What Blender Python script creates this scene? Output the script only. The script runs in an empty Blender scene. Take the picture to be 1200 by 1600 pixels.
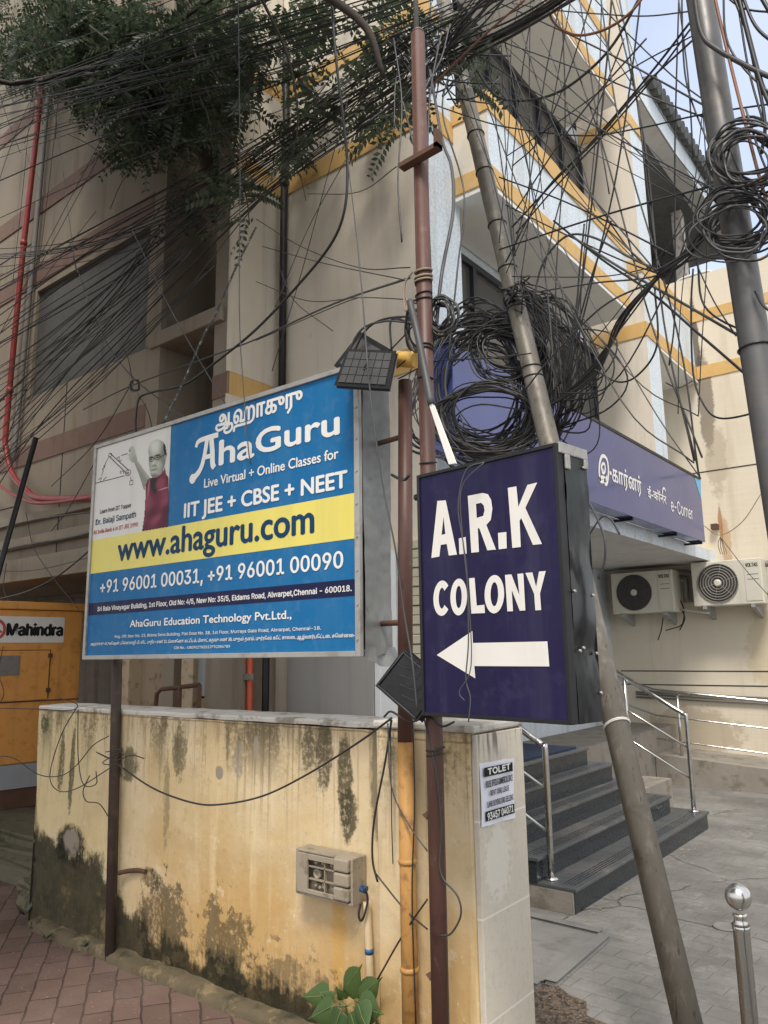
import bpy, bmesh, math, random
from mathutils import Vector, Matrix

# ------------------------------------------------------------------ camera, sky, sun
scene = bpy.context.scene
COL = scene.collection
CAMPOS = Vector((0.0, 0.0, 1.6))
F_PX, HOR_Y, HOR_SLOPE, LEFT_VP = 1190.0, 1020.0, -0.0144, -940.0   # lens and levels read off the 1200 x 1600 photograph
_z = (Vector((0, 800 - HOR_Y, -F_PX)).cross(Vector((1, -HOR_SLOPE, 0)))) * -1
_z.normalize()
_x = -Vector((LEFT_VP - 600, 800 - (HOR_Y + HOR_SLOPE * (LEFT_VP - 600)), -F_PX))
_x = (_x - _z * _x.dot(_z)).normalized()
_y = _z.cross(_x)
ROT = Matrix((_x, _y, _z))                      # camera space -> world
cam_d = bpy.data.cameras.new('camera')
cam_d.sensor_fit = 'HORIZONTAL'
cam_d.sensor_width = 36.0
cam_d.lens = F_PX / 1200.0 * 36.0
cam_d.clip_end = 500
cam_d.clip_start = 0.02
cam = bpy.data.objects.new('camera', cam_d)
COL.objects.link(cam)
cam.matrix_world = Matrix.Translation(CAMPOS) @ ROT.to_4x4()
scene.camera = cam

SUN_EL, SUN_AZ = math.radians(58), math.radians(150)     # azimuth clockwise from +Y
world = bpy.data.worlds.new('World')
scene.world = world
world.use_nodes = True
wn = world.node_tree
bg = wn.nodes['Background']
sky = wn.nodes.new('ShaderNodeTexSky')
sky.sky_type = 'NISHITA'
sky.sun_disc = False
sky.sun_elevation = SUN_EL
sky.sun_rotation = SUN_AZ
sky.altitude = 0
sky.air_density = 1.0
sky.dust_density = 4.0
sky.ozone_density = 0.4
cloud = wn.nodes.new('ShaderNodeTexNoise')              # thin high cloud over the blue
cloud.inputs['Scale'].default_value = 2.2
cloud.inputs['Detail'].default_value = 6
ramp = wn.nodes.new('ShaderNodeMapRange')
ramp.inputs[1].default_value, ramp.inputs[2].default_value, ramp.inputs[3].default_value, ramp.inputs[4].default_value = .35, .7, .5, .85
wn.links.new(cloud.outputs[0], ramp.inputs[0])
veil = wn.nodes.new('ShaderNodeMix')
veil.data_type = 'RGBA'
wtc = wn.nodes.new('ShaderNodeTexCoord')                 # clearer blue over the wing; white haze elsewhere added to keep the light neutral
dot = wn.nodes.new('ShaderNodeVectorMath')
dot.operation = 'DOT_PRODUCT'
wn.links.new(wtc.outputs['Generated'], dot.inputs[0])
dot.inputs[1].default_value = Vector((-.16, .80, .60)).normalized()
gap = wn.nodes.new('ShaderNodeMapRange')
gap.interpolation_type = 'SMOOTHSTEP'
gap.inputs[1].default_value, gap.inputs[2].default_value, gap.inputs[3].default_value, gap.inputs[4].default_value = .80, .97, .25, -.42
wn.links.new(dot.outputs['Value'], gap.inputs[0])
addg = wn.nodes.new('ShaderNodeMath')
addg.use_clamp = True
wn.links.new(ramp.outputs[0], addg.inputs[0])
wn.links.new(gap.outputs[0], addg.inputs[1])
wn.links.new(addg.outputs[0], veil.inputs[0])
wn.links.new(sky.outputs[0], veil.inputs[6])
veil.inputs[7].default_value = (3.9, 3.95, 4.05, 1)
wn.links.new(veil.outputs[2], bg.inputs[0])
bg.inputs[1].default_value = 0.15
sun_d = bpy.data.lights.new('sun', 'SUN')
sun_d.energy = 1.5
sun_d.angle = math.radians(14)
sun_d.color = (1.0, 0.94, 0.85)
sun = bpy.data.objects.new('sun', sun_d)
COL.objects.link(sun)
sd = Vector((math.sin(SUN_AZ) * math.cos(SUN_EL), math.cos(SUN_AZ) * math.cos(SUN_EL), math.sin(SUN_EL)))
sun.rotation_euler = sd.to_track_quat('Z', 'Y').to_euler()
sun.location = (4, -6, 14)
scene.view_settings.view_transform = 'Standard'
scene.view_settings.look = 'None'
scene.view_settings.exposure = 1.15
scene.view_settings.gamma = 1.0
scene.render.engine = 'CYCLES'
scene.cycles.max_bounces = 8

rnd = random.Random(7)

# ------------------------------------------------------------------ helpers
def ray(px, py):
    return (ROT @ Vector((px - 600, 800 - py, -F_PX))).normalized()
def at(px, py, ax, c):
    """point of the plane ax = c seen at a photograph position"""
    d = ray(px, py); i = 'xyz'.index(ax)
    return CAMPOS + d * ((c - CAMPOS[i]) / d[i])
def proj(p):
    c = ROT.transposed() @ (Vector(p) - CAMPOS)
    if c.z > -0.05: return None
    return 600 + F_PX * c.x / -c.z, 800 - F_PX * c.y / -c.z

class MB:
    def __init__(s): s.v = []; s.f = []; s.sm = []; s.mi = []; s.cur = 0
    def add(s, vs, fs, smooth=False):
        o = len(s.v); s.v += [Vector(v) for v in vs]
        for f in fs:
            s.f.append([i + o for i in f]); s.sm.append(smooth); s.mi.append(s.cur)
        return s
    def box(s, x0, x1, y0, y1, z0, z1):
        return s.add([(x0,y0,z0),(x1,y0,z0),(x1,y1,z0),(x0,y1,z0),(x0,y0,z1),(x1,y0,z1),(x1,y1,z1),(x0,y1,z1)],
              [(0,3,2,1),(4,5,6,7),(0,1,5,4),(1,2,6,5),(2,3,7,6),(3,0,4,7)])
    def obox(s, c, u, v, w):
        """box from a centre and three half-axis vectors"""
        c, u, v, w = map(Vector, (c, u, v, w))
        P = [c-u-v-w, c+u-v-w, c+u+v-w, c-u+v-w, c-u-v+w, c+u-v+w, c+u+v+w, c-u+v+w]
        return s.add(P, [(0,3,2,1),(4,5,6,7),(0,1,5,4),(1,2,6,5),(2,3,7,6),(3,0,4,7)])
    def grid(s, fn, nu, nv, smooth=True):
        vs = [fn(i / nu, j / nv) for j in range(nv + 1) for i in range(nu + 1)]
        return s.add(vs, [(j*(nu+1)+i, j*(nu+1)+i+1, (j+1)*(nu+1)+i+1, (j+1)*(nu+1)+i) for j in range(nv) for i in range(nu)], smooth)
    def prism(s, pts, d):
        """extrude a planar outline by d"""
        n = len(pts); pts = [Vector(p) for p in pts]; d = Vector(d)
        fs = [tuple(range(n)), tuple(range(2*n-1, n-1, -1))] + [(i, (i+1) % n, (i+1) % n + n, i + n) for i in range(n)]
        return s.add(pts + [p + d for p in pts], fs)
    def face(s, pts): return s.add(pts, [tuple(range(len(pts)))])
    def tube(s, path, r, n=6, cap=True, closed=False):
        path = [Vector(p) for p in path]; m = len(path)
        rs = r if isinstance(r, (list, tuple)) else [r] * m
        up = None; vs = []
        for i, p in enumerate(path):
            a = path[i-1] if i > 0 else (path[-1] if closed else p)
            b = path[i+1] if i < m - 1 else (path[0] if closed else p)
            t = (b - a)
            t = t.normalized() if t.length > 1e-9 else Vector((0,0,1))
            if up is None:
                up = Vector((0,0,1)) if abs(t.z) < .9 else Vector((1,0,0))
            e = up - t * up.dot(t)
            if e.length < 1e-6: e = t.orthogonal()
            e.normalize(); up = e; g = t.cross(e)
            for k in range(n):
                q = 2 * math.pi * k / n
                vs.append(p + (e * math.cos(q) + g * math.sin(q)) * rs[i])
        fs = []
        for i in range(m if closed else m - 1):
            j = (i + 1) % m
            for k in range(n):
                fs.append((i*n+k, i*n+(k+1) % n, j*n+(k+1) % n, j*n+k))
        s.add(vs, fs, True)
        if cap and not closed:
            o = len(s.v) - len(vs)
            s.f.append([o + k for k in range(n)][::-1]); s.sm.append(False); s.mi.append(s.cur)
            s.f.append([o + (m-1)*n + k for k in range(n)]); s.sm.append(False); s.mi.append(s.cur)
        return s
    def lathe(s, c, axis, prof, n=20):
        """prof: (radius, height along axis)"""
        c = Vector(c); axis = Vector(axis).normalized(); e = axis.orthogonal().normalized(); g = axis.cross(e)
        vs = []
        for r, h in prof:
            for k in range(n):
                q = 2 * math.pi * k / n
                vs.append(c + axis * h + (e * math.cos(q) + g * math.sin(q)) * r)
        fs = [(i*n+k, i*n+(k+1) % n, (i+1)*n+(k+1) % n, (i+1)*n+k) for i in range(len(prof)-1) for k in range(n)]
        fs2 = [tuple(range(n-1, -1, -1)), tuple((len(prof)-1)*n + k for k in range(n))]
        s.add(vs, fs, True); o = len(s.v) - len(vs)
        for f in fs2:
            s.f.append([i + o for i in f]); s.sm.append(False); s.mi.append(s.cur)
        return s
    def build(s, name, mat, parent=None, bevel=0, jitter=0):
        me = bpy.data.meshes.new(name)
        if parent is None:
            lo = [min(v[i] for v in s.v) for i in range(3)]; hi = [max(v[i] for v in s.v) for i in range(3)]
            org = Vector(((lo[0]+hi[0])/2, (lo[1]+hi[1])/2, lo[2]))
        else:
            r = parent
            while r.parent: r = r.parent
            org = Vector(r.location)
        me.from_pydata([v - org for v in s.v], [], s.f)
        me.polygons.foreach_set('use_smooth', s.sm)
        for m in (mat if isinstance(mat, (list, tuple)) else [mat]): me.materials.append(m)
        if any(s.mi): me.polygons.foreach_set('material_index', s.mi)
        me.update()
        o = bpy.data.objects.new(name, me); COL.objects.link(o)
        if parent is None: o.location = org
        else: o.parent = parent
        if bevel:
            b = o.modifiers.new('bevel', 'BEVEL'); b.width = bevel; b.segments = 2; b.limit_method = 'ANGLE'; b.angle_limit = math.radians(40)
        return o

def tag(o, label=None, cat=None, group=None, kind=None):
    if label: o['label'] = label
    if cat: o['category'] = cat
    if group: o['group'] = group
    if kind: o['kind'] = kind
    return o
def thing(name, label, cat, loc, group=None):
    o = bpy.data.objects.new(name, None); COL.objects.link(o)
    o.empty_display_size = .1; o.location = loc
    return tag(o, label, cat, group)
def spline(P, sub=7):
    P = [Vector(p) for p in P]
    if len(P) == 2:
        return [P[0].lerp(P[1], k / (sub * 2)) for k in range(sub * 2 + 1)]
    Q = [P[0] * 2 - P[1]] + P + [P[-1] * 2 - P[-2]]; out = []
    for i in range(1, len(Q) - 2):
        a, b, c, d = Q[i-1:i+3]
        for k in range(sub):
            t = k / sub
            out.append(.5 * ((2*b) + (c-a)*t + (2*a-5*b+4*c-d)*t*t + (3*b-a-3*c+d)*t**3))
    return out + [P[-1]]
def px_path(pts, sub=7):
    return spline([at(p[0], p[1], 'y', p[2]) for p in pts], sub)

# ------------------------------------------------------------------ materials
class NT:
    def __init__(s, name):
        s.m = bpy.data.materials.new(name); s.m.use_nodes = True; s.t = s.m.node_tree
        s.b = s.t.nodes['Principled BSDF']; s.pos = s.t.nodes.new('ShaderNodeNewGeometry')
    def n(s, k, **kw):
        o = s.t.nodes.new(k)
        for a, v in kw.items(): setattr(o, a, v)
        return o
    def put(s, sock, v):
        if isinstance(v, bpy.types.NodeSocket): s.t.links.new(v, sock)
        elif isinstance(v, (tuple, list)) and len(v) == 3 and sock.type == 'RGBA': sock.default_value = (*v, 1)
        else: sock.default_value = v
    def math(s, op, a, b=0.0, c=None, clamp=False):
        o = s.n('ShaderNodeMath', operation=op, use_clamp=clamp); s.put(o.inputs[0], a); s.put(o.inputs[1], b)
        if c is not None: s.put(o.inputs[2], c)
        return o.outputs[0]
    def mix(s, f, a, b, mode='MIX'):
        o = s.n('ShaderNodeMix', data_type='RGBA', blend_type=mode); s.put(o.inputs[0], f); s.put(o.inputs[6], a); s.put(o.inputs[7], b)
        return o.outputs[2]
    def rng(s, v, a, b, c=0.0, d=1.0):
        o = s.n('ShaderNodeMapRange', interpolation_type='SMOOTHSTEP'); s.put(o.inputs[0], v)
        for i, q in enumerate((a, b, c, d)): s.put(o.inputs[i+1], q)
        return o.outputs[0]
    def vec(s, scale=(1,1,1), loc=(0,0,0), rot=(0,0,0)):
        o = s.n('ShaderNodeMapping'); s.t.links.new(s.pos.outputs['Position'], o.inputs[0])
        o.inputs[1].default_value = loc; o.inputs[2].default_value = rot; o.inputs[3].default_value = scale
        return o.outputs[0]
    def noise(s, sc, det=5, vscale=(1,1,1), rough=.6, dist=0.0, loc=(0,0,0)):
        o = s.n('ShaderNodeTexNoise'); s.put(o.inputs['Vector'], s.vec(vscale, loc)); o.inputs['Scale'].default_value = sc
        o.inputs['Detail'].default_value = det; o.inputs['Roughness'].default_value = rough; o.inputs['Distortion'].default_value = dist
        return o.outputs[0]
    def xyz(s):
        o = s.n('ShaderNodeSeparateXYZ'); s.t.links.new(s.pos.outputs['Position'], o.inputs[0]); return o.outputs
    def nrm(s):
        o = s.n('ShaderNodeSeparateXYZ'); s.t.links.new(s.pos.outputs['Normal'], o.inputs[0]); return o.outputs
    def blob(s, c, r, nz, amt=.8):
        o = s.n('ShaderNodeVectorMath', operation='SUBTRACT'); s.t.links.new(s.pos.outputs['Position'], o.inputs[0]); o.inputs[1].default_value = c
        d = s.n('ShaderNodeVectorMath', operation='DIVIDE'); s.t.links.new(o.outputs[0], d.inputs[0]); d.inputs[1].default_value = r
        l = s.n('ShaderNodeVectorMath', operation='LENGTH'); s.t.links.new(d.outputs[0], l.inputs[0])
        q = s.math('ADD', l.outputs['Value'], s.math('MULTIPLY', s.math('SUBTRACT', nz, .5), amt * 2))
        return s.rng(q, 1.12, .82)
    def bump(s, h, strength=.3, dist=.01):
        o = s.n('ShaderNodeBump'); o.inputs['Strength'].default_value = strength; o.inputs['Distance'].default_value = dist
        s.put(o.inputs['Height'], h); s.t.links.new(o.outputs[0], s.b.inputs['Normal'])
    def done(s, col=None, rough=None, metal=None, spec=None):
        if col is not None: s.put(s.b.inputs['Base Color'], col)
        if rough is not None: s.put(s.b.inputs['Roughness'], rough)
        if metal is not None: s.put(s.b.inputs['Metallic'], metal)
        if spec is not None: s.put(s.b.inputs['Specular IOR Level'], spec)
        return s.m

def mul(c, k): return tuple(min(1, q * k) for q in c)
def simple(name, base, rough=.6, metal=0.0, var=.15, sc=6, bump=0.0, bsc=60, spot=None, spot_amt=.0, spot_sc=9, streak=None, streak_amt=0.0, spec=.5):
    t = NT(name)
    c = t.mix(t.noise(sc), mul(base, 1 - var), mul(base, 1 + var))
    if spot: c = t.mix(t.math('MULTIPLY', t.rng(t.noise(spot_sc, 7, rough=.7), .5, .66), spot_amt), c, spot)
    if streak: c = t.mix(t.math('MULTIPLY', t.rng(t.noise(1, 5, (9, 9, .55)), .48, .72), streak_amt), c, streak)
    if bump: t.bump(t.noise(bsc, 6), bump, .006)
    r = t.rng(t.noise(sc * 2.3), .2, .8, max(0, rough - .1), min(1, rough + .1))
    return t.done(c, r, metal, spec)

# yellow compound wall: peeling lime wash, moss at the foot, soot streaks under the coping
def mat_yellow_wall():  # 
    t = NT('yellow_limewash'); x, y, z = t.xyz()
    n1 = t.noise(2.2, 6); n2 = t.noise(14, 8, rough=.7); ns = t.noise(1, 6, (14, 14, 1.1)); n3 = t.noise(5, 7, loc=(3, 1, 7), rough=.7); fine = t.noise(45, 6, rough=.75)
    c = t.mix(t.rng(n1, .35, .65), (.58, .445, .245), (.66, .54, .355))
    ochre = t.math('MULTIPLY', t.rng(t.math('ADD', z, t.math('MULTIPLY', n1, .9)), 1.25, .75), t.rng(x, -4.1, -3.5))
    c = t.mix(t.math('MULTIPLY', ochre, .75), c, (.48, .29, .10))
    c = t.mix(t.math('MULTIPLY', t.rng(ns, .5, .7), .45), c, (.74, .60, .36))
    c = t.mix(t.math('MULTIPLY', t.rng(n2, .56, .68), .3), c, (.36, .22, .08))
    pale = t.math('MULTIPLY', t.rng(x, -3.7, -4.3), t.rng(n3, .3, .6)); c = t.mix(t.math('MULTIPLY', pale, .75), c, (.68, .55, .30))
    # soot under the coping
    drip = t.noise(1, 7, (38, 38, .9), rough=.7, loc=(6, 0, 1)); wide = t.noise(1, 6, (6, 6, 1.3), loc=(1, 4, 2))
    reach = t.math('ADD', t.rng(z, .62, 1.22), t.math('MULTIPLY', t.math('SUBTRACT', wide, .5), .9), clamp=True)
    c = t.mix(t.math('MULTIPLY', t.math('MULTIPLY', t.rng(drip, .50, .66), reach), .62), c, (.17, .125, .065))
    c = t.mix(t.math('MULTIPLY', t.math('MULTIPLY', t.rng(t.math('ADD', wide, t.math('MULTIPLY', fine, .5)), .74, .92), t.rng(z, .9, 1.24)), .8), c, (.105, .085, .05))
    c = t.mix(t.math('MULTIPLY', t.math('MULTIPLY', t.rng(t.noise(1, 7, (60, 60, 7), rough=.75), .5, .64), t.rng(t.math('ADD', z, t.math('MULTIPLY', wide, .5)), .66, .38)), .6), c, (.20, .16, .09))
    c = t.mix(t.math('MULTIPLY', t.rng(t.noise(9, 8, rough=.8, loc=(4, 4, 4)), .585, .64), .5), c, (.70, .60, .42))
    c = t.mix(t.math('MULTIPLY', t.rng(t.noise(22, 8, rough=.8, loc=(2, 9, 4)), .64, .69), .75), c, (.13, .095, .05))
    top = t.rng(z, 1.0, 1.3); soot = t.math('MULTIPLY', t.rng(t.noise(1, 6, (11, 11, 1.6), loc=(2, 0, 3)), .5, .64), top)
    c = t.mix(t.math('MULTIPLY', soot, .6), c, (.16, .12, .06))
    line = t.math('MULTIPLY', t.rng(t.math('ABSOLUTE', t.math('SUBTRACT', z, t.math('ADD', 1.265, t.math('MULTIPLY', t.math('SUBTRACT', n2, .5), .02)))), .006, .001), .55)
    c = t.mix(line, c, (.14, .10, .05))
    for cc, rr, col, amt, k in [
        ((-2.42, 2.6, 1.16), (.05, 1, .16), (.09, .075, .045), .9, .8), ((-2.30, 2.6, 1.06), (.045, 1, .20), (.10, .085, .05), .95, .7),
        ((-2.52, 2.6, 1.18), (.04, 1, .10), (.12, .10, .06), .8, .8), ((-2.10, 2.6, 1.06), (.05, 1, .28), (.13, .11, .07), .8, .5),
        ((-2.28, 2.6, .93), (.05, 1, .12), (.06, .055, .03), .9, .9),
        ((-2.98, 2.6, 1.09), (.035, 1, .09), (.30, .26, .20), .9, .6), ((-3.12, 2.6, 1.02), (.03, 1, .035), (.25, .22, .18), .9, .6),
        ((-2.86, 2.6, 1.16), (.02, 1, .05), (.33, .29, .22), .9, .6),
        ((-3.45, 2.6, 1.10), (.06, 1, .13), (.10, .09, .05), .7, 1.1), ((-3.55, 2.6, .85), (.03, 1, .25), (.12, .11, .06), .55, 1.1),
        ((-4.45, 2.6, .50), (.17, 1, .12), (.035, .034, .02), .95, .35), ((-4.46, 2.6, .515), (.09, 1, .075), (.27, .23, .18), 1, .25),
        ((-4.62, 2.6, .95), (.03, 1, .2), (.06, .06, .03), .8, .9), ((-4.5, 2.6, .92), (.025, 1, .24), (.06, .06, .03), .8, .9),
        ((-4.85, 2.6, 1.18), (.05, 1, .06), (.06, .08, .03), .8, .9), ((-3.95, 2.6, 1.0), (.13, 1, .09), (.07, .07, .035), .8, .9),
        ((-3.66, 2.6, .44), (.10, 1, .05), (.09, .06, .035), .7, 1.1), ((-3.07, 2.6, .16), (.2, 1, .24), (.028, .026, .014), .7, 1.9),
        ((-2.33, 2.6, .45), (.04, 1, .25), (.55, .30, .05), .5, .8), ((-2.6, 2.6, .12), (.3, 1, .16), (.06, .052, .03), .6, 1.9), ((-3.55, 2.6, .25), (.2, 1, .22), (.035, .032, .018), .75, 1.7)]:
        q = t.math('MULTIPLY', t.blob(cc, rr, n2, k), t.rng(t.math('ADD', t.math('MULTIPLY', ns, .5), t.math('MULTIPLY', fine, .6)), .44, .56, .25, 1.0) if amt < 1 else 1.0)
        c = t.mix(t.math('MULTIPLY', q, amt), c, col)
    # moss
    h = t.math('ADD', t.math('MULTIPLY', t.rng(x, -3.55, -4.4), .34), t.math('ADD', .05, t.math('MULTIPLY', n3, .42)))
    h = t.math('ADD', h, t.math('MULTIPLY', ns, .22))
    moss = t.rng(t.math('SUBTRACT', z, t.math('SUBTRACT', h, .19)), .03, -.05)
    c = t.mix(t.math('MULTIPLY', moss, .93), c, t.mix(t.rng(n2, .4, .62), (.007, .008, .004), (.028, .026, .013)))
    c = t.mix(t.math('MULTIPLY', t.math('MULTIPLY', moss, t.rng(n3, .55, .68)), .7), c, (.24, .18, .09))
    c = t.mix(t.math('MULTIPLY', t.rng(fine, .60, .70), .35), c, (.30, .19, .07))
    t.bump(t.math('ADD', t.math('MULTIPLY', n2, .6), n1), .45, .012)
    return t.done(c, .88, 0, .25)

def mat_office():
    t = NT('sky_tinted_office_paint'); nx, ny, nz = t.nrm(); x, y, z = t.xyz()
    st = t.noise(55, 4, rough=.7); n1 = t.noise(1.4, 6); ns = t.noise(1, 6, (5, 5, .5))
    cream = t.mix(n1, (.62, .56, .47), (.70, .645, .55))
    white = t.mix(t.rng(st, .35, .65), (.50, .58, .66), (.72, .78, .82))  # white paint of the side faces, with the sky's blue light put into its colour
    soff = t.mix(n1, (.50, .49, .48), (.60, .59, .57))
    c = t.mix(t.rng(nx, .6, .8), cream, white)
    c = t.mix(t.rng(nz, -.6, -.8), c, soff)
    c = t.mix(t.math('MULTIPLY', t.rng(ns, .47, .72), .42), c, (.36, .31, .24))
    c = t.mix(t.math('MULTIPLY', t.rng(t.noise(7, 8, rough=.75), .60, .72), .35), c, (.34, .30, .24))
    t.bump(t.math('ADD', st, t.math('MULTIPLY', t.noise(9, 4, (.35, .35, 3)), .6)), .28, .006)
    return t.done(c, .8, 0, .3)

def mat_wing():
    t = NT('wing_paint'); x, y, z = t.xyz()
    n1 = t.noise(1.1, 6); ns = t.noise(1, 6, (4, 4, .4), loc=(4, 0, 2)); n2 = t.noise(6, 8, rough=.75); rough = t.noise(4, 4, (.4, .4, 5))
    c = t.mix(n1, (.62, .55, .435), (.72, .65, .53))
    c = t.mix(t.math('MULTIPLY', t.rng(ns, .5, .72), .35), c, (.40, .31, .20))
    c = t.mix(t.math('MULTIPLY', t.rng(n2, .60, .72), .3), c, (.36, .29, .2))
    for cc, rr, col, amt, k in [((-2.66, 10.5, 4.9), (.10, 1, .75), (.16, .13, .10), .75, .8), ((-2.72, 10.5, 5.8), (.05, 1, .6), (.05, .045, .04), .8, .8),
                                ((-2.6, 10.5, 4.1), (.14, 1, .5), (.34, .28, .2), .5, .9), ((-2.57, 10.5, 2.95), (.06, 1, .32), (.44, .26, .12), .6, 1.1),
                                ((-2.62, 10.5, 3.2), (.025, 1, .25), (.36, .17, .06), .8, .8),
                                ((-3.2, 10.5, .55), (.6, 1, .3), (.30, .23, .14), .5, .9), ((-2.2, 10.5, 1.6), (.25, 1, .5), (.50, .38, .2), .4, 1.0)]:
        c = t.mix(t.math('MULTIPLY', t.blob(cc, rr, n2, k), amt), c, col)
    t.bump(t.math('ADD', rough, t.math('MULTIPLY', n2, .4)), .3, .008)
    return t.done(c, .85, 0, .25)

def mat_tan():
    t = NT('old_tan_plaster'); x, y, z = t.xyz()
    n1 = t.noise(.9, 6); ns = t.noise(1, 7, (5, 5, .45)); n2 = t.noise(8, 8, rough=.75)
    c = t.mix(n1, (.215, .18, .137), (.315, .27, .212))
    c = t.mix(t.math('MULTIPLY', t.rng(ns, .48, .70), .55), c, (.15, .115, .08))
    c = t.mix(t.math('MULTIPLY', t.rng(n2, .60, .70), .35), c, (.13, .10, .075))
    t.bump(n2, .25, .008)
    return t.done(c, .88, 0, .2)

def mat_yard():
    t = NT('worn_concrete'); x, y, z = t.xyz()
    n1 = t.noise(.8, 7); n2 = t.noise(18, 8, rough=.75); n3 = t.noise(90, 3)
    c = t.mix(t.rng(n1, .3, .7), (.135, .13, .122), (.25, .243, .225)); c = t.mix(t.math('MULTIPLY', t.rng(t.noise(2.6, 8, rough=.75, loc=(7, 3, 0)), .46, .62), .55), c, (.12, .112, .10)); c = t.mix(t.math('MULTIPLY', t.rng(t.noise(5, 8, rough=.8, loc=(1, 8, 0)), .54, .66), .5), c, (.33, .315, .285))
    br = t.n('ShaderNodeTexBrick'); t.put(br.inputs['Vector'], t.vec((1,1,1), rot=(0, 0, .06))); br.inputs['Scale'].default_value = 1
    br.inputs['Brick Width'].default_value = .24; br.inputs['Row Height'].default_value = .12; br.inputs['Mortar Size'].default_value = .006; br.inputs['Mortar Smooth'].default_value = .6
    br.inputs['Color1'].default_value = (1,1,1,1); br.inputs['Color2'].default_value = (.93,.93,.93,1); br.inputs['Mortar'].default_value = (.62,.6,.57,1)
    c = t.mix(t.math('MULTIPLY', t.rng(t.noise(1.6, 5, loc=(5,5,5)), .45, .6), .3), c, t.mix(1.0, c, br.outputs[0], 'MULTIPLY'))
    vo = t.n('ShaderNodeTexVoronoi', feature='DISTANCE_TO_EDGE'); w = t.n('ShaderNodeMix', data_type='VECTOR'); w.inputs[0].default_value = .18
    nn = t.n('ShaderNodeTexNoise'); nn.inputs['Scale'].default_value = 3; nn.inputs['Detail'].default_value = 6; t.put(nn.inputs['Vector'], t.vec())
    t.put(w.inputs[4], t.vec()); t.put(w.inputs[5], nn.outputs['Color']); t.put(vo.inputs['Vector'], w.outputs[1]); vo.inputs['Scale'].default_value = .9
    crack = t.math('MULTIPLY', t.rng(vo.outputs['Distance'], .010, .001), t.rng(t.noise(2.1, 5, loc=(9,2,1)), .42, .56))
    c = t.mix(t.math('MULTIPLY', crack, .5), c, (.07, .06, .05))
    c = t.mix(t.math('MULTIPLY', t.rng(n2, .58, .72), .45), c, (.14, .13, .115))
    c = t.mix(t.math('MULTIPLY', t.rng(n3, .66, .74), .5), c, (.48, .46, .42))
    t.bump(t.math('SUBTRACT', t.math('ADD', n2, t.math('MULTIPLY', br.outputs['Fac'], -.4)), t.math('MULTIPLY', crack, 2.0)), .7, .014)
    return t.done(c, .85, 0, .3)

def mat_pavers():
    t = NT('red_pavers'); n1 = t.noise(1.2, 6); n2 = t.noise(30, 8, rough=.75); n4 = t.noise(5, 5)
    wob = t.n('ShaderNodeMix', data_type='VECTOR'); wob.inputs[0].default_value = .025
    nn = t.n('ShaderNodeTexNoise'); nn.inputs['Scale'].default_value = 9; t.put(nn.inputs['Vector'], t.vec())
    t.put(wob.inputs[4], t.vec(rot=(0, 0, .62))); t.put(wob.inputs[5], nn.outputs['Color'])
    br = t.n('ShaderNodeTexBrick'); t.put(br.inputs['Vector'], wob.outputs[1]); br.inputs['Scale'].default_value = 1
    br.inputs['Brick Width'].default_value = .225; br.inputs['Row Height'].default_value = .125; br.inputs['Mortar Size'].default_value = .006; br.inputs['Mortar Smooth'].default_value = .5
    br.inputs['Color1'].default_value = (.105,.068,.056,1); br.inputs['Color2'].default_value = (.155,.10,.082,1); br.inputs['Mortar'].default_value = (.055,.035,.028,1)
    c = t.mix(t.math('MULTIPLY', t.rng(n1, .42, .68), .5), br.outputs[0], (.23, .165, .14))
    c = t.mix(t.math('MULTIPLY', t.rng(n2, .57, .70), .5), c, (.075, .05, .04))
    c = t.mix(t.math('MULTIPLY', t.rng(t.noise(60, 4), .66, .72), .7), c, (.40, .33, .24))
    t.bump(t.math('ADD', t.math('MULTIPLY', n2, .35), t.math('MULTIPLY', br.outputs['Fac'], -1.0)), .6, .012)
    return t.done(c, .85, 0, .3)

def mat_tile():
    t = NT('cream_tile_cladding'); x, y, z = t.xyz(); n1 = t.noise(3, 6); n2 = t.noise(40, 6, rough=.7)
    c = t.mix(n1, (.52, .47, .38), (.62, .57, .48))
    ch = t.n('ShaderNodeTexBrick'); t.put(ch.inputs['Vector'], t.vec(rot=(math.pi/2, 0, math.pi/2))); 
    c = t.mix(t.math('MULTIPLY', t.rng(n2, .5, .62), .3), c, (.42, .36, .28))
    for zz in (.32, .66, .99):
        c = t.mix(t.rng(t.math('ABSOLUTE', t.math('SUBTRACT', z, t.math('ADD', zz, t.math('MULTIPLY', y, .0)))), .005, .002), c, (.70, .67, .60))
    soot = t.math('MULTIPLY', t.rng(t.noise(1, 7, (30, 30, 3)), .48, .62), t.rng(z, 1.16, 1.27)); c = t.mix(t.math('MULTIPLY', soot, .8), c, (.07, .06, .05))
    scr = t.blob((-1.55, 2.63, .83), (1, .09, .13), n2, 1.1); c = t.mix(t.math('MULTIPLY', scr, .5), c, (.70, .67, .60))
    return t.done(c, .45, 0, .5)

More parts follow.
